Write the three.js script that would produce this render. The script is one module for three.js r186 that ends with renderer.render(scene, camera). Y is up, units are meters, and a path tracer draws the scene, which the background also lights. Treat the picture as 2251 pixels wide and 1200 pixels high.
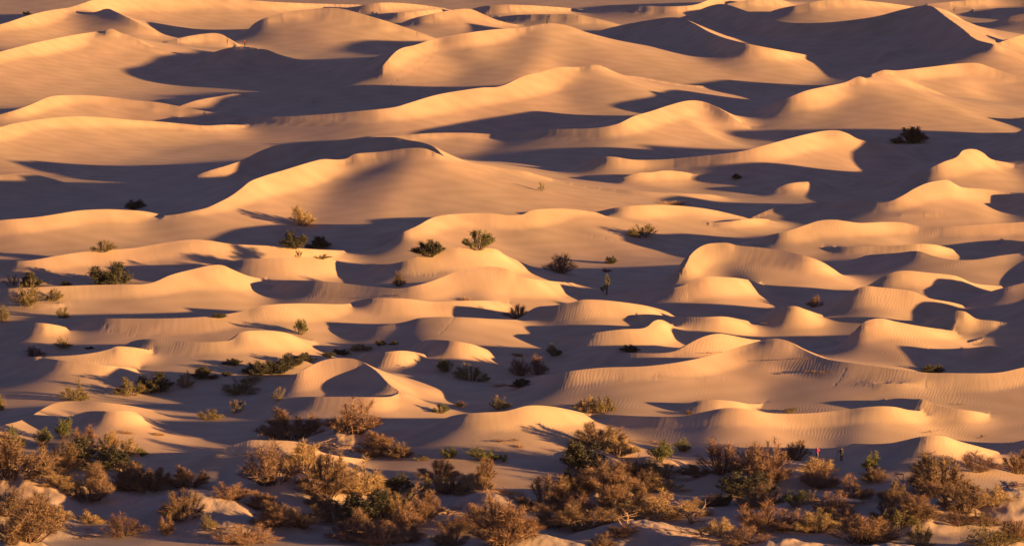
import * as THREE from 'three';
import { createNoise2D } from 'simplex-noise';
import { MarchingCubes } from 'three/addons/objects/MarchingCubes.js';
import { RoundedBoxGeometry } from 'three/addons/geometries/RoundedBoxGeometry.js';
import { mergeGeometries } from 'three/addons/utils/BufferGeometryUtils.js';

// ---------------------------------------------------------------- camera, sky, sun, exposure
// A long lens on a hillside 110 m above the dune field, looking 8 degrees down.
const PW = 2251, PH = 1200, FOC = 9500, EYE = 110, PITCH = Math.atan(1350 / FOC);
const scene = new THREE.Scene();
const camera = new THREE.PerspectiveCamera(2 * Math.atan(PH / 2 / FOC) * 180 / Math.PI, PW / PH, 5, 12000);
camera.position.set(0, EYE, 0);
camera.lookAt(0, EYE - 1000 * Math.tan(PITCH), -1000);

const SUN_EL = 5.8 * Math.PI / 180, SUN_AZ = 22 * Math.PI / 180;   // low, from the right and a little behind the camera
const sunDir = new THREE.Vector3(Math.cos(SUN_EL) * Math.cos(SUN_AZ), Math.sin(SUN_EL), Math.cos(SUN_EL) * Math.sin(SUN_AZ));
const sun = new THREE.DirectionalLight(new THREE.Color().setRGB(1.0, 0.54, 0.20), 5);
sun.position.copy(sunDir).multiplyScalar(900).add(new THREE.Vector3(0, 0, -800));
sun.target.position.set(0, 0, -800);
sun.castShadow = true; sun.shadow.radius = 1.3;
sun.shadow.mapSize.set(8192, 8192);
Object.assign(sun.shadow.camera, { left: -600, right: 600, top: 400, bottom: -400, near: 10, far: 2500 });
scene.add(sun, sun.target);

function makeSky() {
  const w = 256, h = 128, d = new Float32Array(w * h * 4);
  for (let j = 0; j < h; j++) for (let i = 0; i < w; i++) {
    const el = ((j + 0.5) / h - 0.5) * Math.PI, az = ((i + 0.5) / w - 0.5) * 2 * Math.PI;
    const x = Math.cos(el) * Math.cos(az), y = Math.sin(el), z = Math.cos(el) * Math.sin(az);
    const c = Math.max(0, x * sunDir.x + y * sunDir.y + z * sunDir.z);
    const t = Math.pow(1 - Math.max(0, y), 3.2);                     // 1 at the horizon, 0 overhead
    const glow = 0.55 * Math.pow(c, 6) * Math.pow(t, 0.6) + 0.9 * Math.pow(c, 60);
    const r = 0.11 + 0.17 * t + glow * 1.0, g = 0.155 + 0.15 * t + glow * 0.58, b = 0.42 + 0.12 * t + glow * 0.26;
    d.set([r, g, b, 1], (j * w + i) * 4);
  }
  const s = new THREE.DataTexture(d, w, h, THREE.RGBAFormat, THREE.FloatType);
  s.mapping = THREE.EquirectangularReflectionMapping; s.magFilter = s.minFilter = THREE.LinearFilter; s.needsUpdate = true;
  return s;
}
scene.background = makeSky();
scene.environment = scene.background;
scene.backgroundIntensity = 0.18; scene.environmentIntensity = 0.18;

scene.fog = new THREE.FogExp2(new THREE.Color().setRGB(0.75, 0.62, 0.52), 0.000008);

const renderer = new THREE.WebGLRenderer({ antialias: true });
renderer.toneMapping = THREE.LinearToneMapping;
renderer.toneMappingExposure = 3.15;
renderer.shadowMap.enabled = true;
renderer.setSize(1024, 545);

// ---------------------------------------------------------------- helpers
function rng(seed) { let a = seed >>> 0; return () => { a = (a + 0x6D2B79F5) | 0; let t = Math.imul(a ^ (a >>> 15), 1 | a); t = (t + Math.imul(t ^ (t >>> 7), 61 | t)) ^ t; return ((t ^ (t >>> 14)) >>> 0) / 4294967296; }; }
const N1 = createNoise2D(rng(11)), N2 = createNoise2D(rng(23)), N3 = createNoise2D(rng(37));
const clamp = (x, a, b) => Math.min(b, Math.max(a, x));
const smooth = (a, b, x) => { const t = clamp((x - a) / (b - a), 0, 1); return t * t * (3 - 2 * t); };
const numbers = {};
function numbered(name) { const k = numbers[name] = (numbers[name] ?? -1) + 1; return k ? `${name}_${String(k).padStart(3, '0')}` : name; }

// Survey of the dune field. A station (u, v) is a spot on the level valley floor; u runs to the right, v towards the viewer,
// both counted so that one unit is 1 / scale metres across; heights use the same unit, so slopes along u are true slopes.
const CP = Math.cos(PITCH), SP = Math.sin(PITCH);
function place(u, v, h) {
  const k = (PH / 2 - v) / FOC;                                      // line of sight to the valley floor
  const D = EYE * (CP + k * SP) / (SP - k * CP);
  const k2 = (PH / 2 - (v - h)) / FOC;
  const y = EYE + D * (k2 * CP - SP) / (CP + k2 * SP);
  const depth = -(y - EYE) * SP + D * CP;
  return [(u - PW / 2) / FOC * depth, y, -D];
}
const SQ = v => (v + 750) / FOC;                                     // how much the floor is foreshortened there
const scaleAt = v => (v + 750) / EYE;                                // units per metre
// ---------------------------------------------------------------- the dunes
// Each ridge: points "u,row,height ..." from left to right, then options: a = the near side, b = the far side, each
// [steep slope, share of the height that is steep, gentle slope beyond].
const SLIP = [0.6, 0.42, 0.24], SOFT = [0.3, 0.2, 0.24], BACK = [0.38, 0.4, 0.22];
const ridges = [];
function ridge(text, a = SLIP, b = BACK, o = {}) { ridges.push({ pts: text.trim().split(/\s+/).map(p => p.split(',').map(Number)), a: a[0] > 0.33 ? [0.6, clamp(a[1], 0.2, 0.5), 0.25] : [0.3, 0.2, 0.24], b: BACK, seed: ridges.length * 3.17, ...o }); }
// farthest dunes along the top
ridge('-150,70,20 -60,62,26 0,53,32 64,33,40 107,23,44 152,16,50 181,7,58 203,0,64 260,-6,66 330,-6,62 430,-4,55 520,-2,50 600,4,42 700,8,30 790,10,16', [0.5,0.42,0.13]);
ridge('236,18,62 270,34,52 310,54,36 352,75,14', SOFT, SOFT);
ridge('690,22,4 745,18,14 790,13,30 830,6,38 900,8,28 980,18,8', SLIP);
ridge('790,34,4 850,29,20 920,24,26 978,20,22 1010,26,6', SLIP);
ridge('870,55,6 905,41,26 960,28,38 1008,20,46 1035,20,46 1060,30,36 1100,46,20 1150,56,6', [0.5,0.35,0.14]);
ridge('1020,24,10 1060,14,34 1110,10,38 1150,11,34 1220,15,24 1300,22,4', SLIP);
ridge('1060,44,4 1120,34,20 1200,31,28 1270,32,28 1330,45,16 1370,56,4', SLIP);
ridge('1290,20,8 1330,12,16 1400,12,20 1470,14,20 1530,10,24 1570,-4,34 1620,-10,30 1700,-8,20', SLIP);
ridge('1600,8,20 1660,-2,34 1700,-4,34 1740,6,20', SLIP);
ridge('1676,33,10 1710,20,26 1760,10,40 1800,2,50 1850,-2,54 1930,4,44 1980,10,30 2050,20,12', [0.45,0.3,0.16]);
ridge('2040,8,20 2110,2,26 2170,-4,30 2251,-6,34 2400,-8,40', SLIP);
ridge('2100,24,10 2180,18,16 2251,16,22 2400,10,40', SLIP);
ridge('2130,50,6 2180,48,14 2230,34,26 2300,24,40 2450,20,50', SLIP);
// second rank: the tall dunes
ridge('533,80,8 560,50,34 617,29,58 678,20,70 742,18,74 790,29,64 870,53,40 961,85,10', [0.5,0.32,0.2], BACK);
ridge('-140,140,66 -60,126,70 0,113,74 80,93,78 160,77,82 205,70,84 240,66,82', [0.56,0.3,0.16], BACK, { g: 0.1 });
ridge('225,70,80 244,63,88 260,70,82 293,82,72 320,99,60 341,107,52 373,116,42 420,127,26', [0.24,0.5,0.16], BACK, { gr: 0 });
ridge('330,100,10 352,93,20 400,82,30 440,75,36 475,73,38 492,78,34 520,100,14', [0.56,0.4,0.2]);
ridge('335,124,22 380,125,26 413,125,28 453,119,40 493,107,54 525,102,60 567,106,58 592,111,54 620,125,40 660,134,34 740,138,38 800,131,54 850,117,76 878,108,92', [0.45,0.6,0.14], BACK);
ridge('440,134,30 500,126,38 560,112,50 590,110,54', [0.5,0.5,0.14]);
ridge('838,187,17 826,180,31 823,173,43 830,159,58 850,135,79 878,108,98 912,99,100 950,87,101 1003,76,120 1083,65,122 1150,60,124 1203,51,130 1233,53,126', [0.56,0.22,0.13], [0.36,.85,.1], { g: 0 });
ridge('1190,54,126 1233,53,126 1287,70,111 1350,100,83 1420,128,57 1500,148,40 1580,160,30 1660,166,24 1750,170,20 1836,176,10', [0.22,0.5,0.15], BACK, { gr: 0 });
ridge('1310,69,30 1367,55,60 1433,43,82 1473,38,92 1500,40,92 1527,52,86 1553,67,80 1593,83,72 1650,97,62 1700,107,52 1760,118,38 1860,138,14', [0.56,0.3,0.22], BACK, { gr: 0.5 });
ridge('1480,42,40 1500,37,50 1567,11,80 1593,9,82 1633,21,74 1687,40,62 1731,49,56 1800,50,56 1864,45,66 1931,35,82 1984,21,98 2024,13,108 2048,13,110 2078,35,98 2118,64,82 2144,85,72 2187,97,64', [0.4,0.55,0.14], BACK, { gr: 0.5 });
ridge('2040,13,100 2080,22,84 2130,50,54 2180,78,26', SOFT, SOFT);
ridge('2126,125,30 2184,99,62 2251,77,84 2330,66,96 2450,90,70 2600,130,30', SLIP);
ridge('1894,157,8 1926,136,32 1944,120,48 1971,111,56 2011,108,60 2046,109,58 2078,117,50 2118,131,38 2180,134,30 2251,132,30', [0.56,0.35,0.14]);
ridge('2210,153,10 2230,143,22 2251,137,30 2320,128,40 2420,140,30', SLIP);
ridge('1918,163,66 1944,154,74 1971,155,76 2038,148,82 2118,139,88 2152,139,88 2184,149,78 2251,171,58 2330,185,44', [0.56,0.25,0.16]);
ridge('1600,256,8 1651,243,26 1718,221,54 1771,200,77 1811,191,87 1859,181,95 1890,168,110 1905,172,108', [0.56,0.4,0.18], BACK);
ridge('1905,172,104 1945,165,102 1985,170,94 2020,184,79 2070,205,57 2150,240,17', [0.3,0.7,0.14], SOFT);
ridge('1720,118,6 1750,122,14 1772,116,22 1790,122,16 1862,138,3', SLIP);
ridge('1651,147,10 1700,146,14 1760,147,10', SLIP);
// third rank
ridge('380,258,10 470,257,18 550,256,26 630,256,30 710,251,36 790,244,44 870,235,54 897,227,58 950,211,68 977,205,72 1057,193,80 1099,190,82 1153,167,94 1188,159,98 1228,148,104 1271,147,102 1297,144,104 1319,144,102 1335,152,92', [0.56,0.42,0.12], [0.4,.7,.1], { g: 0.1 });
ridge('1297,144,104 1319,144,102 1335,152,92 1345,161,80 1400,168,66 1500,185,44 1560,190,34 1650,200,14', [0.24,0.5,0.12], [0.3,.7,.1], { gr: 0 });
ridge('-100,200,14 -40,184,26 0,180,28 27,177,30 53,184,24 107,192,10', SOFT);
ridge('380,238,4 430,221,12 480,212,16 520,206,18 545,210,12', SOFT);
ridge('-120,272,10 -60,262,14 0,251,22 53,235,34 107,213,50 128,210,54 173,209,54 240,213,46 293,220,40 347,225,34 427,240,22 507,252,12 600,257,6', [0.5,0.35,0.12]);
ridge('-200,300,30 -100,292,38 0,279,46 27,272,48 107,260,52 160,256,52 213,257,48 293,264,38 347,267,32 400,272,26 450,276,24 500,274,20 560,276,12 620,280,4', [0.45,0.4,0.14]);
ridge('830,262,4 880,262,12 960,260,16 1020,258,20 1060,250,28 1100,248,28 1150,258,18 1210,272,6', SOFT);
ridge('617,319,4 737,309,8 777,304,12 817,299,16 870,299,16 937,293,18 1030,292,18 1100,295,16 1167,288,22 1220,284,26 1313,281,30 1359,272,38 1393,256,52 1433,244,60 1473,231,66 1508,222,70 1532,221,70 1559,227,66 1593,245,52 1633,272,28 1700,289,12 1780,300,3', [0.4,0.4,0.15], BACK);
ridge('1600,262,6 1660,262,12 1730,268,16 1800,272,18 1830,276,14 1850,284,4', SLIP);
ridge('2215,312,4 2250,292,30 2290,262,64 2360,240,96 2450,235,104 2600,240,96', SOFT);
ridge('2080,336,6 2200,320,24 2290,288,70 2370,262,110 2460,255,125 2600,280,80', SOFT);
ridge('2180,270,10 2251,258,26 2330,248,44 2450,240,60', SLIP);
ridge('395,407,5 437,383,18 507,361,28 550,345,35 571,332,45 603,321,52 670,313,62 734,310,70 790,304,82 833,301,90 870,302,90 897,308,88 923,312,85 950,321,80 966,335,72 982,352,62', [0.34,0.5,0.16], BACK);
ridge('360,474,18 387,471,20 427,463,25 453,457,28 480,445,35 507,431,42 533,412,52 549,399,58 577,388,62 630,372,70 683,356,78 710,350,80 742,351,78 763,348,80 777,339,90 803,336,92 843,333,95 883,327,102 910,325,105 937,327,102 955,335,98', [0.56,0.34,0.12], [0.4,.8,.1], { g: 0.4 });
ridge('937,327,102 955,335,98 966,343,92 982,352,82 1050,360,72 1100,369,62 1153,376,55 1193,387,45 1287,407,32 1420,421,25 1500,425,20 1567,428,15 1590,432,5', [0.24,0.5,0.14], [0.4,.8,.1], { gr: 0 });
ridge('1217,383,4 1260,364,14 1300,351,24 1332,344,30 1353,345,30 1393,351,26 1447,351,24 1500,347,28 1580,339,34 1633,332,40 1680,320,50 1758,299,62 1811,288,68 1843,287,70 1864,293,66 1892,307,54 1958,316,42 2024,333,26 2048,340,20 2080,350,6', [0.36,0.4,0.16], BACK);
ridge('1980,318,10 2050,316,18 2110,316,20 2155,318,12 2200,322,4', SLIP);
ridge('1335,411,4 1353,399,12 1380,387,22 1407,380,28 1433,379,28 1460,375,30 1510,379,26 1550,390,14 1590,405,4', SLIP);
ridge('1820,408,4 1883,400,12 1958,396,20 1984,393,24 2038,373,42 2078,355,58 2102,347,64 2111,340,70 2118,331,76 2144,328,76 2163,336,68 2179,349,56 2215,357,48 2251,364,42 2330,370,40 2400,360,50 2500,380,30', [0.56,0.4,0.15], BACK);
ridge('1670,428,3 1700,418,10 1730,405,20 1766,400,24 1805,402,22 1840,412,8', SLIP);
ridge('1640,484,3 1704,457,12 1758,448,18 1838,443,24 1918,444,28 1952,444,32 1984,431,40 2011,415,52 2038,403,62 2067,397,68 2086,396,68 2099,403,62 2115,411,54 2158,415,46 2251,424,40 2330,420,50 2420,425,50 2520,440,20', [0.5,0.4,0.14], BACK);
ridge('2190,462,6 2230,452,16 2290,440,36 2380,440,44 2500,460,20', SLIP);
ridge('-100,398,18 -40,388,24 0,385,26 53,381,28 107,391,20 160,407,12 227,428,3', SOFT);
ridge('-120,500,10 -60,490,18 0,484,26 80,477,32 133,469,38 171,463,42 227,460,44 267,461,42 320,465,34 360,473,26 400,480,12', [0.5,0.5,0.14], BACK);
ridge('1739,476,5 1838,476,9 1944,477,12 2011,473,18 2051,471,20 2091,471,18 2123,480,3', SLIP);
ridge('846,543,4 865,528,10 883,512,18 910,500,26 926,492,34 934,487,38 950,479,42 977,473,44 1030,469,46 1083,469,46 1118,473,42 1150,471,44 1167,463,50 1207,459,52 1260,460,48 1313,467,38', [0.56,0.38,0.15], BACK);
ridge('1300,468,20 1340,459,40 1365,455,44 1393,452,46 1473,451,40 1560,460,25 1640,478,8', [0.4,0.4,0.14]);
ridge('1480,492,4 1530,490,8 1600,487,12 1660,480,16 1690,482,8', SLIP);
ridge('1640,532,5 1691,517,16 1731,508,24 1771,495,36 1803,485,46 1838,483,50 1854,485,48 1891,490,42 1944,488,38 1984,489,34 2024,497,26 2104,497,28 2184,492,32 2251,488,36 2330,484,40 2450,490,30', [0.5,0.4,0.15], BACK);
ridge('-60,520,4 0,505,12 27,502,14 53,503,14 107,512,8 160,520,3', SOFT);
ridge('-60,578,6 0,575,10 67,572,12 120,563,16 187,553,20 293,545,26 347,536,32 413,527,40 453,528,38 507,536,30 600,541,20 690,548,12 758,551,4', [0.4,0.5,0.14], BACK);
ridge('1420,620,3 1497,596,10 1508,583,18 1519,561,36 1532,548,46 1553,537,54 1580,534,57 1601,534,57 1620,539,54 1680,545,50 1740,555,44 1792,569,36 1824,585,24 1832,595,14 1825,612,4', [0.45,0.3,0.16], BACK);
ridge('1770,546,6 1860,542,12 1958,540,14 2050,537,16 2120,555,4', SLIP);
ridge('1912,560,16 1971,556,24 2019,552,34 2051,562,28 2090,570,22 2144,571,22 2200,562,26 2251,556,30 2350,550,40', SOFT);
ridge('2180,532,6 2210,527,14 2251,530,18 2330,525,26', SLIP);
ridge('803,581,16 857,580,22 891,573,28 918,564,34 963,552,44 1003,544,50 1043,545,48 1091,548,42 1110,560,32 1150,578,12', [0.45,0.5,0.14], BACK);
ridge('427,587,14 507,575,26 550,569,32 600,567,34 630,565,34 680,565,32 710,567,28 760,577,20 803,581,14', [0.36,0.5,0.14], BACK);
ridge('-80,640,10 0,635,14 80,631,16 187,627,18 267,625,20 320,624,22 341,619,26 373,605,34 427,591,42 464,583,46 488,583,44 507,591,36 547,607,22 600,616,8', [0.5,0.45,0.13], BACK);
ridge('570,616,8 650,616,14 720,619,14 800,628,10 880,634,12 903,630,18 943,620,26 970,610,34 1010,594,46 1050,587,50 1085,586,50 1117,592,44 1140,606,34 1185,615,22 1260,622,8', [0.4,0.45,0.15], BACK);
ridge('1870,642,7 1900,632,20 1923,619,33 1944,607,42 1971,597,48 1998,595,51 2038,599,46 2104,607,37 2140,622,20 2203,629,9', [0.5,0.35,0.15], BACK);
ridge('2120,660,6 2180,640,16 2251,622,35 2330,600,60 2430,600,63 2550,630,25', SOFT);
// nearer rank
ridge('-60,672,6 0,668,12 90,667,14 160,670,13 210,680,3', SLIP);
ridge('420,652,3 520,646,8 640,640,10 760,643,8 860,650,3', SOFT);
ridge('120,700,8 240,700,10 400,699,16 480,693,22 540,682,30 569,673,36 603,669,38 657,667,36 763,668,28 780,664,26', [0.4,0.45,0.15], BACK);
ridge('763,668,22 803,657,34 843,655,36 897,657,34 950,663,28 1030,661,26 1097,663,20 1131,672,6', [0.35,0.5,0.14], BACK);
ridge('-50,735,4 0,729,8 30,733,6', SOFT);
ridge('51,733,5 59,717,14 75,710,20 107,712,18 147,721,12 165,731,3', SLIP);
ridge('170,720,4 184,714,8 192,708,14 213,707,16 229,715,8 250,724,3', SLIP);
ridge('230,768,4 267,760,12 293,749,18 333,745,22 387,749,22 453,752,24 507,747,30 518,740,34 526,732,38 540,728,42 560,727,42 590,727,40 630,732,32 665,745,16 700,752,4', [0.5,0.45,0.13], BACK);
ridge('-40,790,4 0,787,6 80,784,10 160,781,14 213,774,20 244,766,24 252,762,28 285,763,26 330,770,18 380,780,8', [0.5,0.5,0.13], BACK);
ridge('40,800,4 72,794,14 88,788,24 133,792,22 213,802,16 280,808,10 330,815,3', SLIP);
ridge('603,860,3 625,842,12 643,826,22 670,811,32 697,797,40 723,789,46 753,787,48 785,791,44 825,815,30 855,845,22 880,862,18', [0.56,0.45,0.15], BACK);
ridge('590,884,3 640,874,12 737,872,18 817,873,20 857,872,22 878,866,24 890,872,10', [0.4,0.5,0.12], [0.4,.6,.15]);
ridge('785,790,4 793,782,12 800,776,22 830,775,26 883,771,26 905,773,22 960,785,6', SLIP);
ridge('915,762,4 923,756,14 932,749,26 950,747,30 990,749,30 1030,755,26 1057,763,18 1094,779,4', SLIP);
ridge('737,733,3 817,720,10 891,707,20 923,699,28 1003,697,30 1083,701,26 1137,703,18', SOFT, BACK);
ridge('1140,703,4 1161,685,18 1180,675,28 1220,671,34 1260,664,40 1281,659,44 1313,659,44 1367,664,38 1420,672,28 1452,680,18 1480,690,4', [0.45,0.45,0.15], BACK);
ridge('1400,650,6 1440,641,14 1500,628,24 1545,610,36 1590,609,36 1640,614,26 1690,628,8', [0.45,0.4,0.15]);
ridge('1330,648,4 1400,644,10 1450,638,18 1470,650,18 1510,655,14 1570,682,3', SOFT);
ridge('1550,634,10 1590,624,20 1620,625,20 1660,640,14 1690,655,4', SLIP);
ridge('1332,712,5 1393,693,18 1433,691,25 1473,695,28 1540,697,30 1593,696,32 1633,703,25 1673,712,7', [0.36,0.5,0.14], BACK);
ridge('1180,742,4 1287,737,10 1313,731,16 1367,724,24 1420,720,28 1440,705,36 1455,703,34 1490,722,12', [0.5,0.5,0.14], BACK);
ridge('1662,704,3 1691,685,25 1726,675,37 1750,673,39 1771,680,32 1811,693,16 1854,703,2', SLIP);
ridge('1790,676,4 1816,673,11 1838,668,18 1846,657,29 1872,640,46 1904,629,57 1931,631,55 1971,635,51 2011,641,44 2043,655,31 2104,667,15 2152,683,3', [0.45,0.35,0.15], BACK);
ridge('1998,717,4 2051,700,18 2078,689,31 2104,683,39 2123,685,39 2147,700,23 2184,705,18 2251,713,13 2330,712,16', SLIP);
ridge('2150,690,6 2200,684,14 2260,668,35 2330,650,58 2430,650,58 2550,680,21', SOFT);
ridge('1739,748,10 1800,746,18 1850,752,13 1886,770,3', SOFT);
ridge('1862,764,6 1870,752,20 1877,735,33 1891,715,46 1910,704,53 1939,700,55 1971,707,48 2024,717,35 2080,725,20 2131,732,4', [0.45,0.35,0.15], BACK);
ridge('2064,745,8 2078,741,18 2099,745,17 2118,755,10 2158,745,17 2184,740,11', SLIP);
ridge('2096,768,8 2110,765,20 2131,765,22 2184,760,27 2251,766,22 2350,760,27', [0.4,.5,.12]);
ridge('2180,780,4 2251,770,21 2340,745,48 2440,745,52', SOFT);
ridge('1250,776,3 1287,776,6 1367,775,10 1457,776,16 1487,771,22 1513,757,34 1540,743,44 1567,735,48 1588,734,48 1607,737,44 1647,745,32 1673,748,24', [0.4,0.45,0.14], BACK);
ridge('1140,835,3 1207,823,10 1313,809,20 1420,805,28 1500,795,38 1553,784,48 1593,773,58 1633,760,68 1673,749,77 1690,745,81 1704,744,83 1720,746,82 1739,752,78 1758,764,70 1811,787,52 1891,800,40 1971,811,30 2038,819,24 2091,820,24 2184,820,27 2211,817,30 2251,808,38 2330,795,50 2430,800,44', [0.5,0.34,0.2], BACK);
ridge('1100,850,8 1153,852,16 1233,857,14 1287,858,6', [0.5,.6,.1]);
ridge('1287,856,4 1340,839,18 1393,832,28 1433,829,34 1460,830,34 1527,835,30 1633,841,22 1695,852,8', [0.4,0.35,0.14], BACK);
ridge('1800,872,3 1850,862,10 1862,856,16 1868,848,26 1886,845,30 1918,844,32 1958,843,34 2078,845,30 2184,848,24 2260,850,24 2350,845,30', [0.5,0.4,0.13], BACK);
ridge('1415,907,2 1500,891,12 1540,880,22 1580,879,24 1620,883,20 1647,888,14 1700,888,10 1730,892,3', SLIP);
ridge('1886,896,4 1931,883,14 1971,876,22 2008,877,30 2032,878,30 2051,888,22 2091,897,16 2160,907,11 2213,924,2', [0.5,0.4,0.13], BACK);
ridge('1287,909,3 1420,915,7 1500,915,14 1540,907,24 1593,897,34 1620,897,36 1651,901,32 1704,909,20 1784,908,18 1864,900,26 1904,895,32 1944,893,34 1971,895,32 1998,901,24 2038,905,12 2080,912,3', [0.4,0.45,0.14], BACK);
ridge('1580,925,4 1587,917,14 1600,912,26 1630,914,26 1655,924,12 1670,930,3', SLIP);
ridge('1628,965,3 1645,959,10 1668,953,15 1682,962,3', SLIP);
ridge('961,932,18 977,920,34 1003,912,42 1057,907,46 1110,904,48 1161,892,52 1207,893,48 1249,900,34 1283,908,16 1310,915,3', [0.5,0.4,0.14], BACK);
ridge('957,930,20 987,947,20 1017,963,20 1043,979,17 1065,995,3', SOFT, SOFT);
ridge('-60,940,10 0,935,10 53,921,10 120,886,10 187,882,14 267,889,12 330,900,3', SOFT);
ridge('149,918,5 187,905,22 240,904,26 293,905,24 315,915,12 340,925,3', SLIP);
ridge('395,1019,4 467,997,18 507,981,32 547,968,44 587,968,48 603,968,48 651,971,44 683,980,36 710,995,24 800,1010,8', [0.36,0.5,0.14], BACK);
ridge('900,1015,4 960,1010,16 1000,1009,22 1018,1020,8', SLIP);
ridge('1030,1020,6 1097,1014,16 1150,1019,16 1180,1029,14 1244,1041,3', SLIP);
ridge('1840,986,6 1862,980,20 1872,976,28 1918,976,32 1958,974,36 1984,969,44 2024,960,54 2051,958,56 2078,959,54 2104,968,44 2158,983,26 2211,997,4', SLIP, BACK, { even: 0.2 });
ridge('1750,1020,6 1766,1013,14 1790,1008,20 1824,1007,22 1859,1011,20 1891,1019,10 1930,1030,3', SOFT);
ridge('2180,985,4 2260,966,16 2350,955,26 2450,955,24', SOFT);

const U0 = -420, U1 = PW + 620, V0 = -120, V1 = 1330;
const us = [], vs = [];
for (let u = U0; u < U1;) { us.push(u); u += u < -40 ? 9 : u < PW + 30 ? 2.8 : 9; }
us.push(U1);
for (let v = V0; v < V1;) { vs.push(v); v += v < -20 ? 4 : v < 1270 ? 1.4 : 4; }
vs.push(V1);
const NU = us.length, NV = vs.length;
const Hh = new Float32Array(NU * NV), groove = new Float32Array(NU * NV), crest = new Float32Array(NU * NV), curve = new Float32Array(NU * NV), pinned = new Uint8Array(NU * NV);
function lower(a, x) { let lo = 0, hi = a.length; while (lo < hi) { const m = (lo + hi) >> 1; if (a[m] < x) lo = m + 1; else hi = m; } return lo; }
// Height left at a distance d from a crest of height H, and its curvature: a straight steep face, then a hollow apron.
const prof = [0, 0];
function profile(d, H, [s, q, g]) {
  const w = q * H / s, hr = (1 - q) * H, D = 2 * hr / g, k = Math.min(w, 0.15 * D, 3 + 0.12 * w);
  const z = x => x < w ? H - s * x : x < w + D ? hr * (1 - (x - w) / D) ** 2 : -0.02 * (x - w - D);
  if (d < w - k) prof[1] = 0; else if (d < w + k) prof[1] = (s - g) / (2 * k); else if (d < w + D) prof[1] = 2 * hr / (D * D); else prof[1] = 0;
  prof[0] = z(d);
  return prof;
}
function spline(p, n) {
  const out = [];
  for (let i = 0; i < p.length - 1; i++) {
    const p0 = p[Math.max(0, i - 1)], p1 = p[i], p2 = p[i + 1], p3 = p[Math.min(p.length - 1, i + 2)];
    const t = k => { const a = Math.pow(Math.hypot(p1[0] - p0[0], p1[1] - p0[1]) + .01, .5), b = Math.pow(Math.hypot(p2[0] - p1[0], p2[1] - p1[1]) + .01, .5), c = Math.pow(Math.hypot(p3[0] - p2[0], p3[1] - p2[1]) + .01, .5); return [a, b, c]; };
    const [a, b, c] = t();
    for (let k = 0; k < n; k++) {
      const s = k / n, q = [];
      for (let m = 0; m < 3; m++) {                                  // centripetal tangents, so sharp bends do not overshoot
        let m1 = (p2[m] - p1[m]) / b, m2 = m1;
        if (i > 0) m1 = ((p1[m] - p0[m]) / a * b + (p2[m] - p1[m]) / b * a) / (a + b);
        if (i < p.length - 2) m2 = ((p2[m] - p1[m]) / b * c + (p3[m] - p2[m]) / c * b) / (b + c);
        m1 *= b; m2 *= b;
        const s2 = s * s, s3 = s2 * s;
        q.push((2 * s3 - 3 * s2 + 1) * p1[m] + (s3 - 2 * s2 + s) * m1 + (-2 * s3 + 3 * s2) * p2[m] + (s3 - s2) * m2);
      }
      out.push(q);
    }
  }
  out.push(p[p.length - 1]);
  return out;
}
const lift = (r, h) => h * (0.95 + 0.3 * smooth(180, 330, r) - 0.2 * smooth(420, 560, r)) + 49 * smooth(420, 560, r) * (1 - 0.7 * smooth(925, 1000, r)) * (1 - Math.exp(-h / 17));
const VV = new Float32Array(NU * NV), UU = new Float32Array(NU * NV);
for (let j = 0; j < NV; j++) { VV.fill(vs[j], j * NU, (j + 1) * NU); UU.set(us, j * NU); }
for (const R of ridges) {
  // resample evenly, then let the plan of the ridge sweep smoothly while its crest keeps its line
  const raw = spline(R.pts, 12).map(([u, r, h]) => [u, r, lift(r, h)]), P = [];
  {
    // where a crest climbs to the right it swings away from the viewer; beyond the summit it runs nearly straight
    const hm = Math.max(...raw.map(p => p[2])), tops = raw.filter(p => p[2] > 0.75 * hm), top = Math.min(...tops.map(p => p[1])), at = tops.find(p => p[1] === top)[0];
    const len = [0]; for (let i = 1; i < raw.length; i++) len.push(len[i - 1] + Math.abs(raw[i][0] - raw[i - 1][0]) + Math.abs(raw[i][1] - raw[i - 1][1]));
    const L = len[len.length - 1], near = smooth(400, 560, top), even = R.even ?? 0.6 * near;
    raw.forEach((p, i) => {
      const e = smooth(0, Math.min(70, 0.3 * L), Math.min(len[i], L - len[i]));
      p[2] = p[2] + even * e * Math.max(0, 0.85 * hm - p[2]) + p[1] + (1 - near) * (p[0] <= at ? R.g ?? 0.5 : R.gr ?? 0.08) * Math.max(0, p[1] - top) * clamp(1.6 * p[2] / hm - 0.15, 0, 1);
    });
  }
  P.push(raw[0]);
  const q = SQ(raw[raw.length >> 1][2]);
  let left = 6;
  for (let i = 1; i < raw.length; i++) {
    const a = raw[i - 1], b = raw[i], L = Math.hypot(b[0] - a[0], (b[1] - a[1]) * 1.5) + 1e-6;
    let s = left;
    for (; s < L; s += 6) P.push(a.map((x, m) => x + (b[m] - x) * s / L));
    left = s - L;
  }
  P.push(raw[raw.length - 1]);
  const n = P.length;
  for (let it = 0; it < (R.it ?? 90); it++) { let pv = P[0][2]; for (let i = 1; i < n - 1; i++) { const c = P[i][2]; P[i][2] = 0.25 * pv + 0.5 * c + 0.25 * P[i + 1][2]; pv = c; } }
  const X = P.map(p => p[0]), Y = P.map(p => p[2] / q), Hc = P.map(p => Math.max(0, p[2] - p[1]));
  let Hs = Hc.slice();
  for (let it = 0; it < 120; it++) { const o = Hs; Hs = o.map((h, i) => i && i < n - 1 ? 0.25 * o[i - 1] + 0.5 * h + 0.25 * o[i + 1] : h); }
  Object.assign(R, { X, Y, Hc, Hs, q, n });
}
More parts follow.
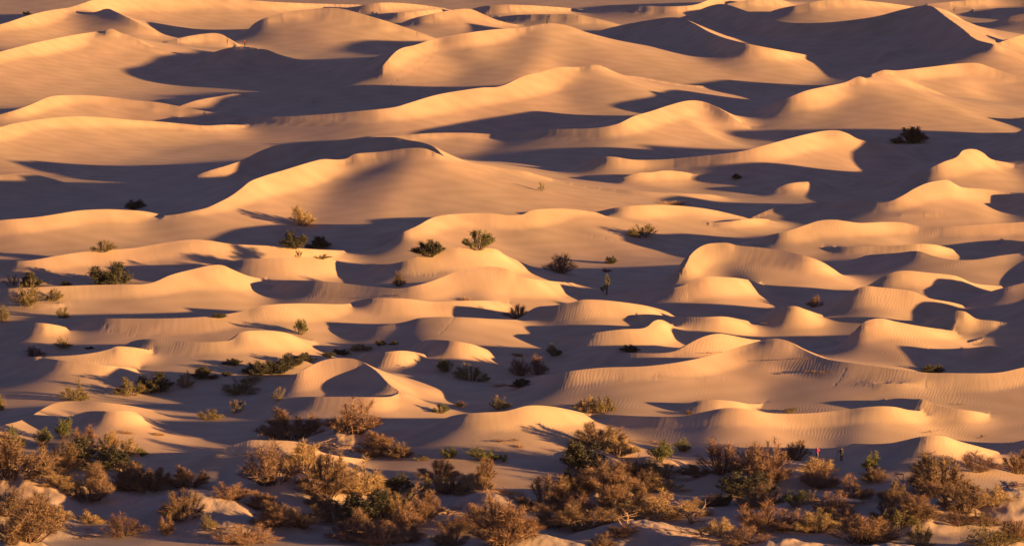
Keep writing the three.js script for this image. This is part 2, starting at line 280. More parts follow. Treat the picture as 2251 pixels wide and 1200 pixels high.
function raise() {
for (let j = 0; j < NV; j++) for (let i = 0; i < NU; i++) {
  const x = UU[j * NU + i], y = VV[j * NU + i] / SQ(vs[j]);
  // the floor itself lies in low swells that run like the dunes, from near left to far right
  const e = (x + 0.55 * y) / 230, f = (y - 0.55 * x) / 520, w = N1(f * 1.3, e * 0.35) * 0.9;
  Hh[j * NU + i] = 1.5 * (1 - Math.abs(N2(e + w, f))) * (1 - Math.abs(N2(e + w, f))) * 1.6 - 2 + 2.0 * N1(x / 420, y / 500) + 0.35 * N3(x / 120, y / 190);
}
for (const R of ridges) {
  const { X, Y, Hc, q, n } = R;
  const S = [0]; for (let i = 1; i < n; i++) S.push(S[i - 1] + Math.hypot(X[i] - X[i - 1], Y[i] - Y[i - 1]));
  const hm = Math.max(...Hc), reach = Math.max(60, 9 * hm);
  const i0 = lower(us, Math.min(...X) - reach), i1 = lower(us, Math.max(...X) + reach);
  const j0 = lower(vs, (Math.min(...Y) - reach) * q), j1 = lower(vs, (Math.max(...Y) + reach) * q);
  for (let j = j0; j < j1; j++) for (let i = i0; i < i1; i++) {
    const at = j * NU + i;
    // ridges are a little uneven: bend the coordinates by a slow noise
    const x = UU[at], y = VV[at] / q;
    let best = 1e18, bs = 0, bt = 0;
    for (let k = 0; k < n - 1; k++) {
      const ex = X[k + 1] - X[k], ey = Y[k + 1] - Y[k], dx = x - X[k], dy = y - Y[k];
      const t = clamp((dx * ex + dy * ey) / (ex * ex + ey * ey + 1e-9), 0, 1);
      const ax = dx - ex * t, ay = dy - ey * t, dd = ax * ax + ay * ay;
      if (dd < best) { best = dd; bs = k; bt = t; }
    }
    const d = Math.sqrt(best), far = smooth(8, 70, d), Hs = R.Hs;
    const H = (Hc[bs] + (Hc[bs + 1] - Hc[bs]) * bt) * (1 - far) + (Hs[bs] + (Hs[bs + 1] - Hs[bs]) * bt) * far;
    if (H <= 0) continue;
    const ex = X[bs + 1] - X[bs], ey = Y[bs + 1] - Y[bs];
    const cr = (ex * (y - Y[bs]) - ey * (x - X[bs])) / Math.hypot(ex, ey);   // positive on the near side
    const w = clamp(0.5 + 0.5 * cr / Math.max(d, 1e-3), 0, 1);               // turns smoothly round the ends
    const s = S[bs] + (S[bs + 1] - S[bs]) * bt, L = S[n - 1];
    // the slip face waxes and wanes along the ridge and dies out towards its ends
    const share = (0.85 + 0.22 * N1(s / 420 + R.seed, 3.3)) * (0.3 + 0.7 * smooth(0, 0.22 * L, Math.min(s, L - s))), hump = 1;
    profile(d, H, [R.a[0] * (0.6 + 0.4 * clamp(share, 0, 1)), clamp(R.a[1] * share, 0.03, 0.8), R.a[2]]); const za = prof[0], ca = prof[1];
    profile(d, H, R.b);
    const z = w * za + (1 - w) * prof[0];
    if (z > Hh[at] && z > 0) curve[at] = w * ca + (1 - w) * prof[1];
    const old = Hh[at], k = R.k ?? 5, e = Math.max(k - Math.abs(z - old), 0) / k;
    Hh[at] = Math.max(z, old) + e * e * k / 4;
    if (z > old) crest[at] = Math.exp(-d * d / 300); if (z > old) groove[at] = R.a[0] > 0.45 && w > 0.6 ? smooth(0, 6, d) * (1 - smooth(0.7, 1.1, d * R.a[0] / (R.a[1] * H))) * (N3((S[bs] + (S[bs + 1] - S[bs]) * bt) / 14, d / 200) + 0.6 * N2((S[bs] + (S[bs + 1] - S[bs]) * bt) / 5, d / 90)) : 0;
  }
}
}
const sampleH = (u, v) => {                                          // height of the sand at a station
  const i = clamp(lower(us, u) - 1, 0, NU - 2), j = clamp(lower(vs, v) - 1, 0, NV - 2);
  const a = clamp((u - us[i]) / (us[i + 1] - us[i]), 0, 1), b = clamp((v - vs[j]) / (vs[j + 1] - vs[j]), 0, 1), k = j * NU + i;
  return (Hh[k] * (1 - a) + Hh[k + 1] * a) * (1 - b) + (Hh[k + NU] * (1 - a) + Hh[k + NU + 1] * a) * b;
};
// let the grid follow those crests that stand clear of everything else
function snap() {
  for (const { X, Y, Hc, q, n } of ridges) for (let k = 0; k < n - 1; k++) {
    const a = [X[k], Y[k] * q, Hc[k]], b = [X[k + 1], Y[k + 1] * q, Hc[k + 1]];
    if (Hc[k] < sampleH(a[0], a[1]) - 4) continue;
    const flat = Math.abs(b[0] - a[0]) / 2.8 >= Math.abs(b[1] - a[1]) / 1.4;
    const m = flat ? 0 : 1, G = flat ? us : vs, O = flat ? vs : us;
    const lo = Math.min(a[m], b[m]), hi = Math.max(a[m], b[m]);
    for (let i = lower(G, lo); i < G.length && G[i] < hi; i++) {
      const w = a[1 - m] + (b[1 - m] - a[1 - m]) * (G[i] - a[m]) / (b[m] - a[m]), j = lower(O, w);
      if (j < 1 || j >= O.length) continue;
      const c = w - O[j - 1] < O[j] - w ? j - 1 : j;
      if (flat) VV[c * NU + i] = w; else UU[i * NU + c] = w;
      pinned[flat ? c * NU + i : i * NU + c] = 1;
    }
  }
}
raise(); snap(); crest.fill(0); groove.fill(0); raise();
// The crests are fixed; between them the sand hangs in hollows of the given curvature.
for (let it = 0; it < 45; it++) for (let j = 1; j < NV - 1; j++) {
  const q = SQ(vs[j]);
  for (let i = 1; i < NU - 1; i++) {
    const k = j * NU + i; if (pinned[k] || crest[k] > 0.5) continue;   // close to a crest the face is straight
    const l = UU[k] - UU[k - 1], r = UU[k + 1] - UU[k], f = (VV[k] - VV[k - NU]) / q, n = (VV[k + NU] - VV[k]) / q;
    const wl = 2 / (l * (l + r)), wr = 2 / (r * (l + r)), wf = 2 / (f * (f + n)), wn = 2 / (n * (f + n));
    Hh[k] = (wl * Hh[k - 1] + wr * Hh[k + 1] + wf * Hh[k - NU] + wn * Hh[k + NU] - curve[k]) / (wl + wr + wf + wn);
  }
}
function mound(u, row, h, ru, rd) {                                  // a hummock of sand held together by a shrub
  const v = row + h, q = SQ(v), rv = rd * q;
  const i0 = lower(us, u - ru * 2.2), i1 = lower(us, u + ru * 2.2), j0 = lower(vs, v - rv * 2.2), j1 = lower(vs, v + rv * 2.2);
  for (let j = j0; j < j1; j++) for (let i = i0; i < i1; i++) {
    const du = (us[i] - u) / ru, dv = (vs[j] - v) / rv, w = 1 + 0.14 * N2(us[i] / 90, vs[j] / q / 120);
    const r = Math.hypot(du, dv) * w, z = h * Math.exp(-r * r * 1.1) - 10 * smooth(0.8, 1.8, r) + (0.07 * h * N1(us[i] / 45, vs[j] / q / 60) + 0.7 * N3(us[i] / 15, vs[j] / q / 20)) * Math.exp(-r * r);
    const at = j * NU + i, old = Hh[at], k = 6, e = Math.max(k - Math.abs(z - old), 0) / k;
    Hh[at] = Math.max(z, old) + e * e * k / 4;
  }
}
for (const m of [[40,1030,62,110,120],[-30,1100,70,120,90],[30,1180,60,110,70],[215,1010,34,80,60],[430,1075,60,110,90],[520,1130,36,110,60],[640,1045,62,110,100],[760,945,46,90,90],[860,1100,40,80,60],[1080,1075,40,60,70],[1160,1170,40,110,50],[1300,985,50,80,90],[1320,1060,50,70,60],[1430,1000,34,70,60],[1410,1140,46,110,60],[1560,1170,40,80,50],[1650,1020,46,90,90],[1740,1010,48,80,70],[1830,1090,44,110,70],[1960,1060,34,70,50],[2060,1090,60,90,90],[2230,1070,60,90,80],[1720,1180,44,110,50],[1950,1190,44,110,50],[2180,1180,40,110,50]]) mound(m[0], m[1] + 6, m[2] * 0.8, m[3] * 1.15, m[4] * 1.5);

// The station whose sand is seen at column u, row r: the nearest one along that line of sight.
function stationAt(u, r) {
  for (let v = Math.min(V1 - 5, r + 140); v > V0; v -= 0.5) if (v - sampleH(u, v) <= r) return v;
  return r;
}
function sandAt(u, r) { const v = stationAt(u, r); return { v, p: new THREE.Vector3(...place(u, v, sampleH(u, v))), s: scaleAt(v) }; }

// lines of footprints pressed into the crests and slopes
for (const trail of ['942,124 925,140 905,152 885,165 866,176 850,186', '783,582 800,594 830,600 870,603 905,600 940,602 980,596', '1290,518 1320,524 1345,529 1370,526 1395,523', '1003,690 990,706 975,722 964,736', '1860,812 1850,826 1838,842 1828,852', '470,545 530,548 545,552', '225,712 240,726 262,732 300,738', '935,790 960,812 985,828', '1105,840 1180,842']) {
  const p = trail.split(' ').map(q => q.split(',').map(Number)), r = rng(p[0][0]);
  for (let k = 0; k < p.length - 1; k++) {
    const n = Math.ceil(Math.hypot(p[k + 1][0] - p[k][0], p[k + 1][1] - p[k][1]) / 5.5);
    for (let s = 0; s < n; s++) {
      const u = p[k][0] + (p[k + 1][0] - p[k][0]) * s / n + 2 * (r() - 0.5), v = stationAt(u, p[k][1] + (p[k + 1][1] - p[k][1]) * s / n + 1.4 * (r() - 0.5));
      const at = clamp(lower(vs, v), 1, NV - 2) * NU + clamp(lower(us, u), 1, NU - 2);
      if (!pinned[at]) Hh[at] -= 0.35 + 0.3 * r();
    }
  }
}
function sandTextures() {
  const n = 1024, col = new Uint8Array(n * n * 4), rip = new Uint8Array(n * n * 4), rough = 0;
  for (let j = 0; j < n; j++) for (let i = 0; i < n; i++) {
    const a = i / n * 2 * Math.PI, b = j / n * 2 * Math.PI, k = (j * n + i) * 4;
    // wind ripples about half a metre apart, wavering and fading in and out, seamless over 48 m
    const wob = 1.5 * Math.sin(3 * a + 2 * Math.sin(2 * b)) + 1.1 * Math.sin(5 * b + Math.sin(3 * a)) + 0.9 * Math.sin(11 * a - 4 * b + 1) + 0.6 * Math.sin(17 * b + 9 * a);
    const patch = clamp(0.5 + 0.5 * Math.sin(2 * a + 1.3 * Math.sin(3 * b)) * Math.sin(3 * b + 1.1 * Math.sin(a) + 2), 0, 1);
    const w = Math.sin(96 * a + 26 * b + wob * 1.6);
    const g = ((Math.imul(i * 374761 + j * 668265, 1274126177) >>> 8) & 255) / 255;
    const r = 128 + 92 * (patch * patch) * w + 24 * (g - 0.5);
    rip.set([r, r, r, 255], k);
    const t = 238 + 9 * Math.sin(4 * a + 2 * Math.sin(3 * b)) * Math.sin(5 * b) + 14 * (g - 0.5);
    col.set([t + 2, t, t - 3, 255].map(x => clamp(x, 0, 255)), k);
  }
  const mk = (d, srgb) => { const t = new THREE.DataTexture(d, n, n); t.wrapS = t.wrapT = THREE.RepeatWrapping; t.magFilter = THREE.LinearFilter; t.minFilter = THREE.LinearMipmapLinearFilter; t.generateMipmaps = true; if (srgb) t.colorSpace = THREE.SRGBColorSpace; t.needsUpdate = true; return t; };
  return [mk(col, true), mk(rip, false)];
}
const [sandColor, sandRipple] = sandTextures();
const sandMaterial = new THREE.MeshStandardMaterial({ color: new THREE.Color().setRGB(0.55, 0.40, 0.255), map: sandColor, bumpMap: sandRipple, bumpScale: 0.012, roughness: 0.95, metalness: 0, vertexColors: true });
{
  const pos = new Float32Array(NU * NV * 3), uv = new Float32Array(NU * NV * 2), tone = new Float32Array(NU * NV * 3), idx = new Uint32Array((NU - 1) * (NV - 1) * 6);
  for (let j = 0; j < NV; j++) for (let i = 0; i < NU; i++) {
    const k = j * NU + i, p = place(UU[k], VV[k], Hh[k] + 0.1 * groove[k]);
    pos.set(p, k * 3); uv[k * 2] = p[0] / 48; uv[k * 2 + 1] = p[2] / 48;
    // coarser and finer sand lie in drifting patches; the ground among the shrubs is greyer silt
    const n = 1 + 0.05 * N1(p[0] / 60, p[2] / 90) + 0.04 * N2(p[0] / 14, p[2] / 30) + 0.03 * N3(p[0] / 4, p[2] / 7);
    const silt = smooth(-0.25, 0.35, (VV[k] - 1075) / 90 + 0.5 * N2(p[0] / 18, p[2] / 26) + 0.25 * N3(p[0] / 5, p[2] / 7));
    tone.set([n * (1 - 0.2 * silt), n * (1 - 0.14 * silt) * (1 + 0.03 * N3(p[0] / 40, p[2] / 50)), n * (1 - 0.04 * silt)], k * 3);
  }
  let m = 0;
  for (let j = 0; j < NV - 1; j++) for (let i = 0; i < NU - 1; i++) {
    const k = j * NU + i;
    const A = k, B = k + 1, C = k + NU, D = k + NU + 1;
    for (const x of Hh[A] + Hh[D] > Hh[B] + Hh[C] ? [A, C, D, A, D, B] : [A, C, B, B, C, D]) idx[m++] = x;
  }
  const g = new THREE.BufferGeometry();
  g.setAttribute('position', new THREE.BufferAttribute(pos, 3)); g.setAttribute('uv', new THREE.BufferAttribute(uv, 2)); g.setAttribute('color', new THREE.BufferAttribute(tone, 3)); g.setIndex(new THREE.BufferAttribute(idx, 1));
  g.computeVertexNormals();
  const nn = g.attributes.normal.array;                             // a crest is an edge: it takes the slope of its near face
  for (let k = 0; k < NU * (NV - 3); k++) if (pinned[k]) {
    let x = 0, y = 0, z = 0;
    for (const m of [k + NU, k + 2 * NU]) { x += nn[m * 3]; y += nn[m * 3 + 1]; z += nn[m * 3 + 2]; }
    const l = Math.hypot(x, y, z); nn[k * 3] = x / l; nn[k * 3 + 1] = y / l; nn[k * 3 + 2] = z / l;
  }
  const dunes = new THREE.Mesh(g, sandMaterial);
  dunes.name = 'sand_dunes'; dunes.castShadow = dunes.receiveShadow = true;
  dunes.userData = { kind: 'structure', label: 'rolling field of wind-blown sand dunes with sharp crests and long shadows', category: 'dunes' };
  scene.add(dunes);
  console.log('terrain', NU, NV, (NU - 1) * (NV - 1) * 2);
}
{
  // beyond the dunes the valley floor runs on to the horizon
  const g = new THREE.PlaneGeometry(14000, 14000, 140, 140); g.rotateX(-Math.PI / 2);
  const p = g.attributes.position, uv = g.attributes.uv;
  for (let k = 0; k < p.count; k++) { const x = p.getX(k), z = p.getZ(k); p.setY(k, -4 + 1.2 * N1(x / 900, z / 900)); uv.setXY(k, x / 48, z / 48); }
  g.computeVertexNormals();
  const far = sandMaterial.clone(); far.vertexColors = false;
  const o = new THREE.Mesh(g, far); o.name = 'valley_floor'; o.receiveShadow = o.castShadow = true;
  o.userData = { kind: 'structure', label: 'flat sandy valley floor running on beyond the dune field', category: 'ground' };
  scene.add(o);
}
// ---------------------------------------------------------------- plants and dead wood
const V3 = (x, y, z) => new THREE.Vector3(x, y, z);
class Mesher {                                                       // collects thin tapering stems, twigs and leaves
  constructor() { this.p = []; this.c = []; this.i = []; }
  vert(v, c) { this.p.push(v.x, v.y, v.z); this.c.push(c[0], c[1], c[2]); return this.p.length / 3 - 1; }
  tube(pts, r0, r1, c, sides = 4) {
    let prev = null;
    for (let k = 0; k < pts.length; k++) {
      const a = pts[Math.max(0, k - 1)], b = pts[Math.min(pts.length - 1, k + 1)], d = b.clone().sub(a).normalize();
      const x = Math.abs(d.y) < 0.9 ? V3(0, 1, 0).cross(d).normalize() : V3(1, 0, 0).cross(d).normalize(), y = d.clone().cross(x);
      const r = r0 + (r1 - r0) * k / (pts.length - 1), ring = [];
      for (let s = 0; s < sides; s++) { const t = s / sides * 2 * Math.PI; ring.push(this.vert(pts[k].clone().addScaledVector(x, r * Math.cos(t)).addScaledVector(y, r * Math.sin(t)), c)); }
      if (prev) for (let s = 0; s < sides; s++) { const n = (s + 1) % sides; this.i.push(prev[s], prev[n], ring[s], prev[n], ring[n], ring[s]); }
      prev = ring;
    }
  }
  blade(a, b, side, w, c) { const x = this.vert(a.clone().addScaledVector(side, w), c), y = this.vert(a.clone().addScaledVector(side, -w), c), z = this.vert(b, c); this.i.push(x, y, z); }
  leaf(a, d, side, l, w, c) { const m = a.clone().addScaledVector(d, l * 0.5), v = [this.vert(a, c), this.vert(m.clone().addScaledVector(side, w), c), this.vert(a.clone().addScaledVector(d, l), c), this.vert(m.clone().addScaledVector(side, -w), c)]; this.i.push(v[0], v[1], v[2], v[0], v[2], v[3]); }
  build() {
    const g = new THREE.BufferGeometry();
    g.setAttribute('position', new THREE.Float32BufferAttribute(this.p, 3)); g.setAttribute('color', new THREE.Float32BufferAttribute(this.c, 3)); g.setIndex(this.i); g.computeVertexNormals();
    return g;
  }
}
const plantMaterial = new THREE.MeshStandardMaterial({ vertexColors: true, roughness: 0.9, side: THREE.DoubleSide });
const leafMaterial = new THREE.MeshStandardMaterial({ vertexColors: true, roughness: 0.7, side: THREE.DoubleSide });
const tint = (c, k, r) => { const f = 1 + k * (r() - 0.5) * 2; return [c[0] * f, c[1] * f * (1 + 0.1 * (r() - 0.5)), c[2] * f]; };
const unit = r => { const a = r() * 2 * Math.PI, z = r() * 2 - 1, s = Math.sqrt(1 - z * z); return V3(s * Math.cos(a), z, s * Math.sin(a)); };

// kind: branches, twigs, leaves, how upright, base colours
const KINDS = {
  brown: { nb: 54, twigs: 7000, tl: 0.125, tw: 0.0034, leaves: 0, up: 0.35, wood: [0.13, 0.075, 0.045], twig: [0.25, 0.155, 0.085], spread: 1 },
  tan: { nb: 40, twigs: 5600, tl: 0.13, tw: 0.0032, leaves: 300, up: 0.5, wood: [0.2, 0.13, 0.08], twig: [0.36, 0.245, 0.125], leaf: [0.3, 0.2, 0.08], ls: 0.03, spread: 1 },
  bare: { nb: 60, twigs: 2600, tl: 0.17, tw: 0.0032, leaves: 0, up: 0.45, wood: [0.10, 0.065, 0.045], twig: [0.17, 0.10, 0.06], spread: 1 },
  green: { nb: 36, twigs: 500, tl: 0.16, tw: 0.004, leaves: 3000, up: 0.9, wood: [0.16, 0.11, 0.07], twig: [0.15, 0.13, 0.05], leaf: [0.115, 0.125, 0.028], ls: 0.042, spread: 0.85 },
  olive: { nb: 36, twigs: 700, tl: 0.15, tw: 0.004, leaves: 2600, up: 0.6, wood: [0.16, 0.11, 0.07], twig: [0.22, 0.15, 0.06], leaf: [0.17, 0.14, 0.035], ls: 0.038, spread: 1 },
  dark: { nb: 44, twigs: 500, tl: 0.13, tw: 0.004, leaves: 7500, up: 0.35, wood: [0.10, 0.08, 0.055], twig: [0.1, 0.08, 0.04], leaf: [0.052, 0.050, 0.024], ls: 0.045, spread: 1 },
  sparse: { nb: 14, twigs: 380, tl: 0.2, tw: 0.006, leaves: 420, up: 0.9, wood: [0.16, 0.11, 0.07], twig: [0.2, 0.14, 0.07], leaf: [0.16, 0.14, 0.04], ls: 0.05, spread: 0.8 },
  tuft: { nb: 0, twigs: 900, tl: 0.6, tw: 0.008, leaves: 0, up: 0.7, wood: [0.2, 0.14, 0.08], twig: [0.42, 0.27, 0.14], spread: 1 },
  stalk: { nb: 16, twigs: 300, tl: 0.14, tw: 0.006, leaves: 1100, up: 1.6, wood: [0.13, 0.09, 0.06], twig: [0.14, 0.11, 0.05], leaf: [0.15, 0.14, 0.03], ls: 0.06, spread: 0.8, high: true },
};
function shrubModel(kind, seed) {
  const r = rng(seed * 7919 + kind.length * 131), hue = 0.78 + 0.5 * r(), K = { ...KINDS[kind] };
  K.twig = [K.twig[0] * hue, K.twig[1] * hue * (0.94 + 0.14 * r()), K.twig[2] * hue * (0.85 + 0.3 * r())]; K.nb = Math.round(K.nb * (0.75 + 0.5 * r()));
  const stems = new Mesher(), twigs = new Mesher(), leaves = new Mesher(), tips = [];
  const lobes = []; for (let k = 0; k < 5; k++) { const a = r() * 6.28; lobes.push([Math.cos(a) * 0.22, Math.sin(a) * 0.22, 0.75 + 0.35 * r()]); }
  const top = (x, z) => { let m = 0.35; for (const [a, b, h] of lobes) m = Math.max(m, h * Math.exp(-((x - a) ** 2 + (z - b) ** 2) / 0.07)); return m; };
  for (let b = 0; b < K.nb; b++) {
    const a = r() * 2 * Math.PI, R = 0.46 * Math.sqrt(r()) * K.spread, x = Math.cos(a) * R, z = Math.sin(a) * R;
    const y = Math.min(1, top(x, z)) * (0.62 + 0.34 * r()) * (1 - 0.45 * (R / 0.5) ** 2) + 0.03;
    const s = V3(Math.cos(a) * 0.09 * r() + x * 0.15, -0.06, Math.sin(a) * 0.09 * r() + z * 0.15), e = V3(x, y, z);
    const m = s.clone().lerp(e, 0.5).add(V3((r() - .5) * .12, 0.10 * K.up, (r() - .5) * .12)), pts = [];
    for (let k = 0; k <= 5; k++) { const t = k / 5; pts.push(s.clone().multiplyScalar((1 - t) * (1 - t)).addScaledVector(m, 2 * t * (1 - t)).addScaledVector(e, t * t)); }
    stems.tube(pts, 0.008 + 0.006 * r(), 0.002, tint(K.wood, 0.3, r), 3);
    tips.push(pts);
  }
  const spot = () => {
    if (!tips.length) { const a = r() * 6.28, R = 0.3 * Math.sqrt(r()); return [V3(Math.cos(a) * R, -0.02, Math.sin(a) * R), V3(Math.cos(a) * R, 0, Math.sin(a) * R)]; }
    const p = tips[Math.floor(r() * tips.length)], t = K.high ? 3 + 1.99 * r() : 1.2 + 3.79 * Math.sqrt(r()), k = Math.floor(t), q = p[k].clone().lerp(p[k + 1], t - k);
    return [q, p[k + 1].clone().sub(p[k]).normalize()];
  };
  for (let k = 0; k < K.twigs; k++) {
    const [q, d] = spot(), dir = d.multiplyScalar(0.7).add(unit(r).multiplyScalar(0.95)).add(V3(0, K.up * 0.6, 0)).normalize(), l = K.tl * (0.4 + 0.8 * r()), e = q.clone().addScaledVector(dir, l);
    if (e.y < 0.01) e.y = 0.01 + 0.03 * r();
    twigs.blade(q, e, unit(r).cross(dir).normalize(), K.tw * (0.7 + 0.8 * r()), tint(K.twig, 0.4, r));
    if (k % 2 === 0) { const f = e.clone().lerp(q, 0.35), o = f.clone().add(unit(r).multiplyScalar(l * 0.4)).add(V3(0, l * 0.15, 0)); twigs.blade(f, o, unit(r).cross(o.clone().sub(f)).normalize(), K.tw * 0.7, tint(K.twig, 0.4, r)); }
  }
  for (let k = 0; k < K.leaves; k++) {
    const [q] = spot(), o = q.clone().add(unit(r).multiplyScalar(0.09 * r())), d = unit(r).add(V3(0, K.up * 0.7, 0)).normalize(), s = unit(r).cross(d).normalize();
    if (o.y < 0) o.y = 0.02;
    leaves.leaf(o, d, s, K.ls * (0.6 + 0.9 * r()), K.ls * 0.26 * (0.6 + 0.8 * r()), tint(K.leaf, 0.45, r));
  }
  const g = new THREE.Group();
  const part = (name, m, mat) => { if (!m.p.length) return; const o = new THREE.Mesh(m.build(), mat); o.name = name; o.castShadow = o.receiveShadow = true; if (name !== 'stems') o.userData.kind = 'stuff'; g.add(o); };
  part('stems', stems, plantMaterial); part('twigs', twigs, plantMaterial); part('foliage', leaves, leafMaterial);
  return g;
}
// Weathered dead wood: a crooked trunk (or none) with forking limbs; 'lie' limbs sprawl along the sand.
function deadModel(seed, { trunk = true, limbs = 8, lie = 0.2, lean = 0.2, tone = [0.26, 0.17, 0.11] }) {
  const r = rng(seed * 104729 + 5), g = new THREE.Group();
  const limb = (name, from, dir, len, rad, depth, into) => {
    const m = into ?? new Mesher(), pts = [from.clone()]; let d = dir.clone().normalize(), p = from.clone();
    for (let k = 0; k < 6; k++) { d.add(unit(r).multiplyScalar(0.42)).normalize(); if (lie > 0.5) d.y = Math.max(d.y * 0.6, p.y < 0.04 ? 0.1 : -0.4); p = p.clone().addScaledVector(d.normalize(), len / 6); if (p.y < 0.01) p.y = 0.012; pts.push(p); }
    m.tube(pts, rad, rad * 0.3, tint(tone, 0.35, r), 5);
    if (depth > 0) for (let k = 0; k < 3; k++) { const q = pts[2 + Math.floor(r() * 4)]; limb(name, q, d.clone().add(unit(r).multiplyScalar(1.1)), len * (0.35 + 0.3 * r()), rad * 0.45, depth - 1, m); }
    if (!into) { const o = new THREE.Mesh(m.build(), plantMaterial); o.name = name; o.castShadow = o.receiveShadow = true; g.add(o); }
    return pts;
  };
  let spine = [V3(0, -0.05, 0), V3(0, 0.02, 0)];
  if (trunk) spine = limb('trunk', V3(0, -0.06, 0), V3(lean, 1, (r() - .5) * 0.3), 0.85, 0.05, 0);
  for (let k = 0; k < limbs; k++) {
    const a = r() * 6.28, q = trunk ? spine[1 + Math.floor(r() * (spine.length - 1))].clone() : V3((r() - .5) * 0.5, 0.01, (r() - .5) * 0.5);
    limb('branch', q, V3(Math.cos(a), (1 - lie) * (0.2 + 0.8 * r()), Math.sin(a)), 0.3 + 0.35 * r(), 0.022, 2);
  }
  return g;
}
const models = {};
function model(kind, k) {
  const id = kind + k;
  if (!models[id]) {
    if (kind === 'snag') models[id] = deadModel(k + 1, { trunk: true, limbs: 9, lean: 0.35 });
    else if (kind === 'pole') models[id] = deadModel(k + 21, { trunk: true, limbs: 3, lean: 0.1, tone: [0.32, 0.22, 0.15] });
    else if (kind === 'logs') models[id] = deadModel(k + 41, { trunk: false, limbs: 16, lie: 0.85, tone: [0.34, 0.23, 0.15] });
    else if (kind === 'branch') models[id] = deadModel(k + 61, { trunk: false, limbs: 4, lie: 0.6 });
    else models[id] = shrubModel(kind, k + 1);
  }
  return models[id];
}
const NAMES = { brown: 'dry_shrub', tan: 'dry_shrub', bare: 'bare_shrub', green: 'green_bush', olive: 'olive_bush', dark: 'dark_bush', sparse: 'desert_sapling', stalk: 'desert_sapling', tuft: 'dry_grass_tuft', snag: 'dead_tree', pole: 'dead_tree', logs: 'driftwood_pile', branch: 'dead_branch' };
const CATS = { brown: 'shrub', tan: 'shrub', bare: 'shrub', green: 'bush', olive: 'bush', dark: 'bush', sparse: 'plant', stalk: 'plant', tuft: 'grass', snag: 'dead tree', pole: 'dead tree', logs: 'driftwood', branch: 'dead branch' };
const count = {}, placed = [];
function plant(kind, u, row, w, h, label, group, minor) {
  if (!minor) placed.push({ u, row, label });
  const k = count[kind] = (count[kind] ?? -1) + 1, m = model(kind, k % (kind === 'brown' ? 6 : 4)).clone(), { p, s } = sandAt(u, row), r = rng(Math.round(u * 31 + row * 17));
  m.name = numbered(NAMES[kind]);
  m.position.copy(p).add(V3(0, -0.02 * h / s, 0));
  const e = row > 925 && /brown|tan|bare|dark/.test(kind) ? 1.36 : 1.28; m.scale.set(e * w / s, e * h / s, e * Math.min(w, 1.6 * h) / s); m.rotation.y = (r() - 0.5) * (w > 1.7 * h ? 0.5 : 6.28) + (r() < 0.5 && w > 1.7 * h ? Math.PI : 0);
  m.rotation.z = (r() - 0.5) * 0.24; m.rotation.x = (r() - 0.5) * 0.16;
  m.userData = { label, category: CATS[kind], group: group ?? (row < 900 ? 'plants scattered over the dunes' : 'brush along the foreground hummocks') };
  scene.add(m);
}
